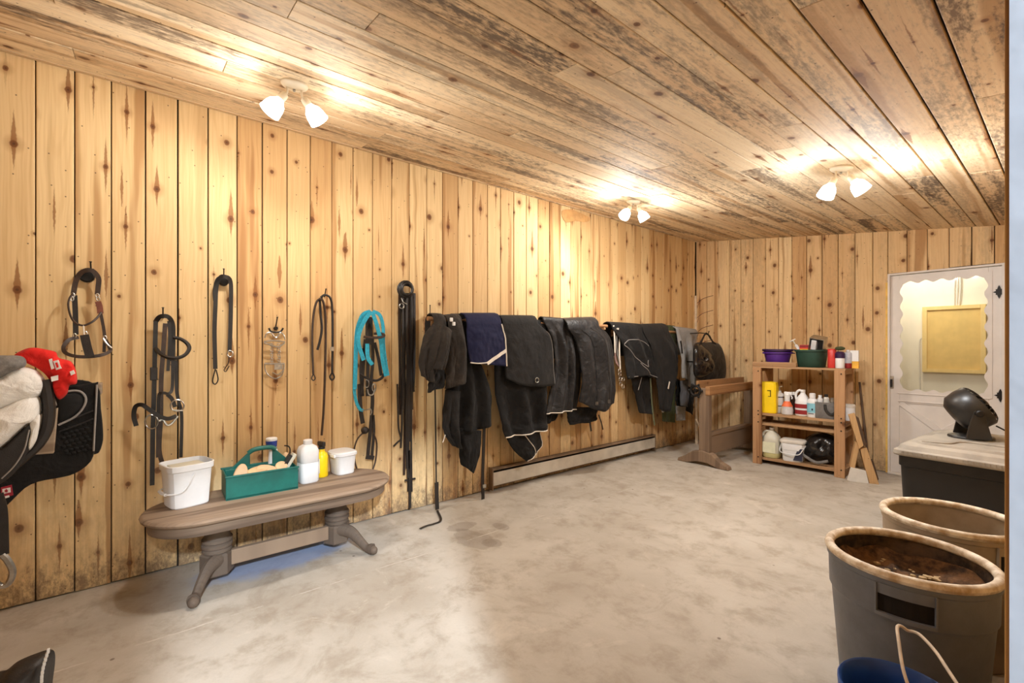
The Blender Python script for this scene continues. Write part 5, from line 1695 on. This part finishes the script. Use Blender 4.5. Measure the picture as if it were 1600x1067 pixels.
MB(local(b0, .1)).tube(crom([(-.055, -.02, .165), (-.062, -.02, .23), (-.03, -.02, .275), (.005, -.02, .262)], 5), .012, 8).build('handle', M_WHITEP, t, True)
for zq in (.02, .085):
    MB(local(b0, .1)).lathe([(.0735, zq), (.0735, zq + .045)], n=26, sq=2.6, cap0=False, cap1=False).build('label_band', M_LABELRED, t, True)
b0 = spt(1269.5, .09, Z2)
t = thing('shampoo_bottle', 'white bottle with light blue label in front of the red-labelled jug', 'bottle', b0)
MB(local(b0)).lathe([(.046, 0), (.05, .006), (.05, .16), (.044, .185), (.026, .20), (.024, .215)], n=24, sy=.8).build('body', M_WHITEP, t, True)
MB(local(b0)).lathe([(.0507, .05), (.0507, .15)], n=24, sy=.8, cap0=False, cap1=False).build('label', M_LABELBLUE, t, True)
MB(local(b0)).box((.01, -.0412, .085), (.014, .002, .02)).build('label_mark', M_LABELDK, t)
MB(local(b0)).box((.0, -.0412, .04), (.05, .002, .008)).build('label_mark', M_LABELDK, t)
MB(local(b0)).lathe([(.028, .205), (.028, .25), (.02, .256)], n=18).build('cap', M_WHITEP, t, True)
b0 = spt(1290, .13, Z2)
t = thing('grooming_bag', 'grey canvas grooming bag stuffed with bottles, right side of the middle shelf', 'bag', b0)
MB(local(b0, .1)).lathe([(.105, 0), (.11, .01), (.112, .16), (.108, .17), (.10, .165), (.10, .03)], n=30, sq=4, sy=.7).build('body', M_GREYBAG, t, True, ang=.8)
MB(local(b0, .1)).tube(crom([(.01, -.08, .15), (.02, -.088, .09), (.06, -.088, .05), (.10, -.086, .08), (.105, -.08, .15)], 5), .012, 8, flat=.5).build('handle', M_BLACKPL, t, True)
for k, (dx, dy, hh, mm, lab) in enumerate(((-.05, 0, .235, M_WHITEP, 'white bottle poking from the grey bag, left'), (.0, .03, .245, M_OFFWHITE, 'off-white bottle poking from the grey bag, middle'), (.06, 0, .215, M_STEEL, 'silver can poking from the grey bag, right'))):
    b1 = local(b0, .1) @ Vector((dx, dy, .03))
    t = thing('small_bottle', lab, 'bottle', b1, 'bottles in the grey bag')
    MB(local(b1)).lathe([(.026, 0), (.027, .003), (.027, hh - .07), (.015, hh - .055)], n=16).build('body', mm, t, True)
    MB(local(b1)).lathe([(.017, hh - .057), (.017, hh - .03), (.012, hh - .028)], n=14).build('cap', M_BLACKPL if k == 1 else mm, t, True)
b0 = spt(1326.5, .12, Z2)
t = thing('white_canister', 'white canister on the middle shelf right of the front post', 'canister', b0)
MB(local(b0)).lathe([(.05, 0), (.052, .005), (.052, .13), (.05, .135)], n=22).build('body', M_WHITEP, t, True)
MB(local(b0)).lathe([(.054, .132), (.054, .16), (.048, .164)], n=22).build('lid', M_OFFWHITE, t, True)

# bottom shelf
b0 = spt(1206, .13, Z0)
t = thing('gallon_jug', 'milky gallon jug with yellow liquid on the bottom shelf', 'jug', b0)
MB(local(b0, .1)).lathe([(.088, .055), (.089, .06), (.089, .19), (.078, .235), (.045, .28), (.024, .30), (.022, .315)], n=28, sq=3.2).build('body', M_TRANS, t, True, ang=.9)
MB(local(b0, .1)).lathe([(.080, 0), (.088, .008), (.0885, .056)], n=28, sq=3.2).build('liquid', M_LIQUID, t, True, ang=.9)
MB(local(b0, .1)).prism([(-.07, .06), (.06, .06), (.06, .18), (-.07, .18)], .002, (0, -.0905, 0), (1, 0, 0), (0, 0, 1)).build('label', M_LABEL, t)
MB(local(b0, .1)).lathe([(.026, .312), (.026, .333), (.02, .335)], n=16).build('cap', M_WHITEP, t, True)
MB(local(b0, .1)).tube(crom([(-.075, -.03, .215), (-.078, -.03, .26), (-.05, -.03, .292), (-.012, -.02, .296)], 5), .012, 8).build('handle', M_TRANS, t, True)
b0 = spt(1240, .12, Z0)
t = thing('lidded_pail', 'white square pail with lid and navy label on the bottom shelf', 'pail', b0)
MB(local(b0, .15)).lathe([(.090, 0), (.095, .008), (.102, .12), (.106, .125), (.112, .20), (.11, .205)], n=30, sq=6, sy=.85).build('body', M_WHITEP, t, True, ang=.5)
MB(local(b0, .15)).lathe([(.118, .20), (.121, .205), (.121, .225), (.11, .232), (.09, .236)], n=30, sq=6, sy=.85).build('lid', M_OFFWHITE, t, True, ang=.5)
MB(local(b0, .15)).prism([(.0, .02), (.085, .02), (.092, .15), (.045, .15)], .003, (.012, -.0925, 0), (1, 0, 0), (0, .05, 1)).build('label', M_LABELDK, t)
MB(local(b0, .15)).tube(crom([(-.117, 0, .18), (-.12, -.06, .10), (-.06, -.108, .088), (.06, -.108, .088), (.10, -.085, .14), (.117, 0, .18)], 5), .005, 6).build('handle', M_WHITEP, t, True)
b0 = spt(1282, .22, Z0)
t = thing('rubber_mat_bundle', 'crumpled black bag with grey cords filling the right of the bottom shelf', 'bag', b0)
pts = [b0 + sux * a_ + Vector((0, 0, z_)) for a_, z_ in ((-.17, .05), (-.15, .22), (-.05, .31), (.08, .32), (.17, .25), (.19, .08), (.10, .012), (-.08, .012))]
lump(pts, -suy, .14, .05, 7, .8, 8, 11).build('body', M_SHINYBAG, t, True, ang=3)
MB().tube(crom([b0 + sux * a_ - suy * y_ + Vector((0, 0, z_)) for a_, y_, z_ in ((-.18, .13, .12), (-.09, .16, .07), (0, .16, .03), (.10, .15, .06))], 6), .016, 7).build('cord', M_KNIT, t, True)

# wooden A-shaped frame leaning at the right of the shelves
WA = PZ(1324, 752, 0)
wux = (PZ(1366, 757, 0) - WA).normalized()
wuy = Vector((0, 0, 1)).cross(wux)
MWd = Matrix.Translation(WA + wuy * .02) @ Matrix((wux, wuy, Vector((0, 0, 1)))).transposed().to_4x4()
s_ = px_scale(WA)
def wp(px, py): return ((px - 1324) * s_ * .78, (752 - py) * s_)
t = thing('wooden_a_frame', 'wooden A-shaped stand with a white lower panel leaning beside the shelves', 'stand', WA + wuy * .05)
MB(MWd).prism([wp(1324, 751), wp(1360, 757), wp(1354, 733), wp(1330, 730)], -.015, (0, 0, 0), (1, 0, 0), (0, 0, 1)).build('white_panel', M_OFFWHITE, t)
MB(MWd).prism([wp(1338, 690), wp(1345, 692), wp(1337, 731), wp(1329, 730)], -.09, (0, .004, 0), (1, 0, 0), (0, 0, 1)).build('leg', M_PALE, t, bevel=.003)
MB(MWd).prism([wp(1345, 700), wp(1356, 698), wp(1375, 752), wp(1361, 757)], -.10, (0, .004, 0), (1, 0, 0), (0, 0, 1)).build('leg', M_PALE, t, bevel=.003)
MB(MWd).prism([wp(1326, 648), wp(1336, 645), wp(1350, 694), wp(1343, 700)], -.05, (0, -.02, 0), (1, 0, 0), (0, 0, 1)).build('arm', M_PALE, t, bevel=.003)
MB(MWd).prism([wp(1336.5, 650), wp(1343, 652), wp(1355, 692), wp(1350.5, 697)], -.09, (0, .0, 0), (1, 0, 0), (0, 0, 1)).build('arm_shaded_side', M_BROWN, t, bevel=.003)  # darker right face of the arm, shade put into its colour
MB(MWd).prism([wp(1361.5, 721), wp(1369, 719), wp(1378, 748), wp(1372, 752)], -.06, (0, .105, 0), (1, 0, 0), (0, 0, 1)).build('leg_shaded_side', M_BROWN, t, bevel=.003)  # right face of the leg, painted darker as if in shade
p0, p1 = PB(1343, 597, .10), PB(1356, 690, .22)
p1.z = max(.0, p1.z)
foot_ = PB(1359, 742, .30); foot_.z = .012
o = MB().tube([p0, (p0 + foot_) / 2 + Vector((.0, -.0, 0)), foot_], .011, 8).build('broom_handle', M_BROWN, None, True)
set_props(o, 'thin dark stick leaning on the back wall right of the shelves', 'stick')

# ------------------------------------------------------------------ storage tote with fan, bins and bucket at the right
TA = Vector((-.775, 3.885, 0))
MTt = Matrix.Translation(TA) @ RZ(-.075)
TWd, TDp, TZ = .66, .98, .655
t = thing('storage_tote', 'large black storage tote with a dusty grey lid by the white door', 'tote', MTt @ Vector((TWd / 2, TDp / 2, 0)))
def rrect(x0, x1, y0, y1, r, n=5):
    out = []
    for cx, cy_, a0 in ((x1 - r, y0 + r, -PI / 2), (x1 - r, y1 - r, 0), (x0 + r, y1 - r, PI / 2), (x0 + r, y0 + r, PI)):
        for k in range(n + 1):
            a_ = a0 + PI / 2 * k / n
            out.append((cx + r * math.cos(a_), cy_ + r * math.sin(a_)))
    return out
def loft(rings, M):
    mb = MB(M)
    n = len(rings[0][0])
    vs, fs = [], []
    for pl_, z in rings:
        vs += [(x, y, z) for x, y in pl_]
    for i in range(len(rings) - 1):
        for k in range(n):
            k2 = (k + 1) % n
            fs.append((i * n + k, i * n + k2, i * n + n + k2, i * n + n + k))
    fs += [tuple(range(n))[::-1], tuple((len(rings) - 1) * n + k for k in range(n))]
    return mb.add(vs, fs)
def ins(d, r=.06): return rrect(d, TWd - d, d, TDp - d, r)
loft([(ins(.055), 0), (ins(.05), .02), (ins(.03), TZ - .12), (ins(.022), TZ - .115), (ins(.022), TZ - .045)], MTt).build('body', M_TOTE, t, True, ang=.6)
loft([(ins(.0), TZ - .045), (ins(-.004), TZ - .035), (ins(.0), TZ - .012), (ins(.018), TZ - .004), (ins(.03), TZ + .022), (ins(.06), TZ + .032)], MTt).build('lid', M_LID, t, True, ang=.6)
loft([(rrect(.10, TWd - .05, .09, TDp - .10, .05), TZ + .031), (rrect(.105, TWd - .055, .095, TDp - .105, .05), TZ + .046), (rrect(.125, TWd - .075, .115, TDp - .125, .045), TZ + .046)], MTt).build('lid_panel', M_LID, t, True, ang=.6)
MB(MTt).tube(crom([(.13, .12, TZ + .048), (.25, .15, TZ + .050), (.30, .30, TZ + .050), (.50, .30, TZ + .050)], 5), .006, 6).build('lid_ridge', M_LID, t, True)
for k in range(24):
    MB(MTt).box((.06 + k * .0235, -.0015, TZ - .024), (.010, .006, .02)).build('rim_rib', M_LID, t)
FB = PZ(1517, 684, TZ + .047)
t = thing('desk_fan', 'black tilted air circulator fan on the tote lid', 'fan', FB)
MFn = Matrix.Translation(FB) @ RZ(.35)
MB(MFn).lathe([(.115, 0), (.12, .006), (.115, .016), (.08, .022)], n=28, sy=.85).build('base', M_BLACKPL, t, True)
for sg in (-1, 1):
    MB(MFn).prism([(-.06, .01), (.07, .01), (.045, .12), (.03, .20), (-.02, .20), (-.04, .12)], .014, (0, sg * .135 + .007, 0), (1, 0, 0), (0, 0, 1)).build('bracket', M_BLACKPL, t, bevel=.004)
    MB(MFn @ Matrix.Translation((.005, sg * .150, .185)) @ RX(PI / 2)).lathe([(.022, -.008), (.022, .008), (.015, .014 * 1)], n=16).build('pivot', M_IRON, t, True)
HD = MFn @ Matrix.Translation((0.0, 0, .20)) @ RY(.95)
hs = MB(HD).lathe([(.05, -.11), (.09, -.105), (.13, -.07), (.142, -.01), (.142, .045), (.138, .05), (.135, .045), (.134, -.01)], n=32, cap1=False).build('housing', M_BLACKPL, t, True, ang=.9)
for k in range(22):
    a_ = 2 * PI * k / 22
    pth = [HD @ Vector((r_ * math.cos(a_ + tw), r_ * math.sin(a_ + tw), z_)) for r_, z_, tw in ((.138, .048, 0), (.12, .066, .05), (.08, .078, .15), (.03, .08, .3))]
    MB().tube(crom(pth, 3), .003, 5).build('grille_wire', M_BLACKPL, hs, True)
MB(HD).lathe([(.034, .072), (.036, .078), (.03, .09), (.01, .094)], n=18).build('hub_cap', M_BLACKPL, t, True)
for k in range(3):
    a_ = 2 * PI * k / 3
    MB(HD @ RZ(a_) @ Matrix.Translation((.075, 0, .02)) @ RX(.5)).box((0, 0, 0), (.10, .075, .004)).build('blade', M_IRON, t, bevel=.001)
MB().tube(crom([FB + Vector((.12, -.02, .10)), FB + Vector((.22, -.04, .05)), FB + Vector((.30, -.05, .06)), FB + Vector((.36, .1, .05))], 6), .005, 6).build('power_cord', M_BLACKPL, t, True)


def bin_(label, c, H, R, bodym, rimm, insm, face, full=.0, rot=0.0):
    t = thing('trash_bin', label, 'bin', c, 'round plastic bins')
    k = R / .245
    Mb = Matrix.Translation(c) @ RZ(rot)
    rb = R * .80
    MB(Mb).lathe([(rb * .97, 0), (rb, .012), (rb + (R - rb) * .62, H * .70), (rb + (R - rb) * .66, H * .715), (R * .955, H * .73), (R * .965, H - .05), (R * .985, H - .045), (R * .985, H - .02), (R * .95, H - .02)], n=48, cap1=False).build('body', bodym, t, True, ang=.5)
    MB(Mb).lathe([(R * .945, H - .02), (R * .92, H * .72), (rb * .93, .03), (rb * .5, .025)], n=48, cap0=False, cap1=True).build('inner_wall', insm, t, True, ang=.5)
    prof = [(R - .012 + .016 * math.cos(a_), H - .016 + .016 * math.sin(a_)) for a_ in [2 * PI * q / 10 for q in range(11)]]
    MB(Mb).lathe(prof, n=48, cap0=False, cap1=False).build('rim', rimm, t, True, ang=3)
    # handle facing the given direction, its recess only painted dark
    for fc in (face, face + PI):
        hw = .30
        rr = R * .985
        def arc(a0, a1, z0, z1, r0, r1, nm, mm, par):
            n = 8
            vs, fs = [], []
            for q in range(n + 1):
                a_ = a0 + (a1 - a0) * q / n
                for r_, z_ in ((r0, z0), (r1, z0), (r1, z1), (r0, z1)):
                    vs.append((r_ * math.cos(a_), r_ * math.sin(a_), z_))
            for q in range(n):
                for j in range(4):
                    j2 = (j + 1) % 4
                    fs.append((q * 4 + j, q * 4 + j2, q * 4 + 4 + j2, q * 4 + 4 + j))
            fs += [(0, 1, 2, 3), (n * 4, n * 4 + 1, n * 4 + 2, n * 4 + 3)]
            return MB(Mb).add(vs, fs).build(nm, mm, par)
        zt_, zb_ = H - .048, H - .15
        h = arc(fc - hw, fc + hw, zb_ + .010, zt_, rr - .005, rr - .003, 'handle', M_GAP, t)  # flat dark panel painted as the shade of the handle recess
        arc(fc - hw, fc + hw, zb_, zb_ + .012, rr - .005, rr + .010, 'handle_sill', bodym, h)
        arc(fc - hw - .02, fc - hw, zb_, zt_ + .004, rr - .005, rr + .010, 'handle_side', bodym, h)
        arc(fc + hw, fc + hw + .02, zb_, zt_ + .004, rr - .005, rr + .010, 'handle_side', bodym, h)
        arc(fc - hw, fc + hw, zt_ - .03, zt_ + .004, rr - .005, rr + .004, 'handle_grip', bodym, h)
    if full:
        vs, fs = [], []
        random.seed(11)
        d0 = MB(Mb)
        zf = H * full
        rf = rb + (R * .93 - rb) * full
        def surf(u, v):
            r_ = rf * .99 * v
            a_ = 2 * PI * u
            x, y = r_ * math.cos(a_), r_ * math.sin(a_)
            return (x, y, zf + .03 * mnoise.noise(Vector((x * 9, y * 9, 1))) + .012 * mnoise.noise(Vector((x * 40, y * 40, 2))) + .05 * v ** 4)
        d0.grid(surf, 40, 14, True)
        so = d0.build('debris', M_MANURE, t, True)
        so['kind'] = 'stuff'
        dm = MB(Mb)
        for q in range(190):
            a_, r_ = random.uniform(0, 2 * PI), rf * .95 * math.sqrt(random.random())
            x, y = r_ * math.cos(a_), r_ * math.sin(a_)
            dm.ball((x, y, zf + .012 + .03 * mnoise.noise(Vector((x * 9, y * 9, 1)))), random.uniform(.004, .011), 5, 3, (1.4, 1, .7))
        so = dm.build('crumbs', plain('pale_crumbs', (196, 172, 132), .9), t, True)
        so['kind'] = 'stuff'
    return t


toward = math.atan2(-2.15, .376)
bin_('grey round bin with grimy pale rim nearest the camera', (-.385, 2.165, 0), .58, .245, M_CAN, M_RIM, M_CANINSIDE, toward - .02, .78)
bin_('tan round bin behind the grey one, half hidden', (-.35, 2.80, 0), .58, .245, M_CAN2, M_RIM, M_CAN2, 2.6, .22)

BC = Vector((-.30, 1.61, 0))
t = thing('blue_bucket', 'small blue bucket with a white rope handle in front of the grey bin', 'bucket', BC)
BH = .385
MB(Matrix.Translation(BC)).lathe([(.10, 0), (.106, .006), (.132, BH - .04), (.14, BH - .036), (.142, BH - .004), (.139, BH), (.134, BH - .004), (.128, BH - .05), (.10, .012)], n=36).build('body', M_BLUE, t, True, ang=.8)
MB(Matrix.Translation(BC)).lathe([(.10, BH - .12), (.02, BH - .115)], n=30, cap0=True, cap1=True).build('contents', plain('dark_water', (28, 34, 48), .2), t)
hp = [PZ(1416, 1067, .33)]
cc = lambda px, py, Y: (lambda d: CAM + d * (Y / d.y))(_ray(px, py))
hp = [cc(1424, 1085, 1.62), cc(1411, 1045, 1.66), cc(1404, 1000, 1.74), cc(1402, 980, 1.79), cc(1408, 978, 1.81), cc(1418, 985, 1.82), cc(1428, 987, 1.82), cc(1440, 994, 1.80), cc(1462, 1018, 1.74), cc(1480, 1045, 1.68), cc(1500, 1075, 1.63)]
MB().tube(crom(hp, 5), .0045, 8).build('handle', plain('dirty_white_rope', (206, 190, 170), .8), t, True)
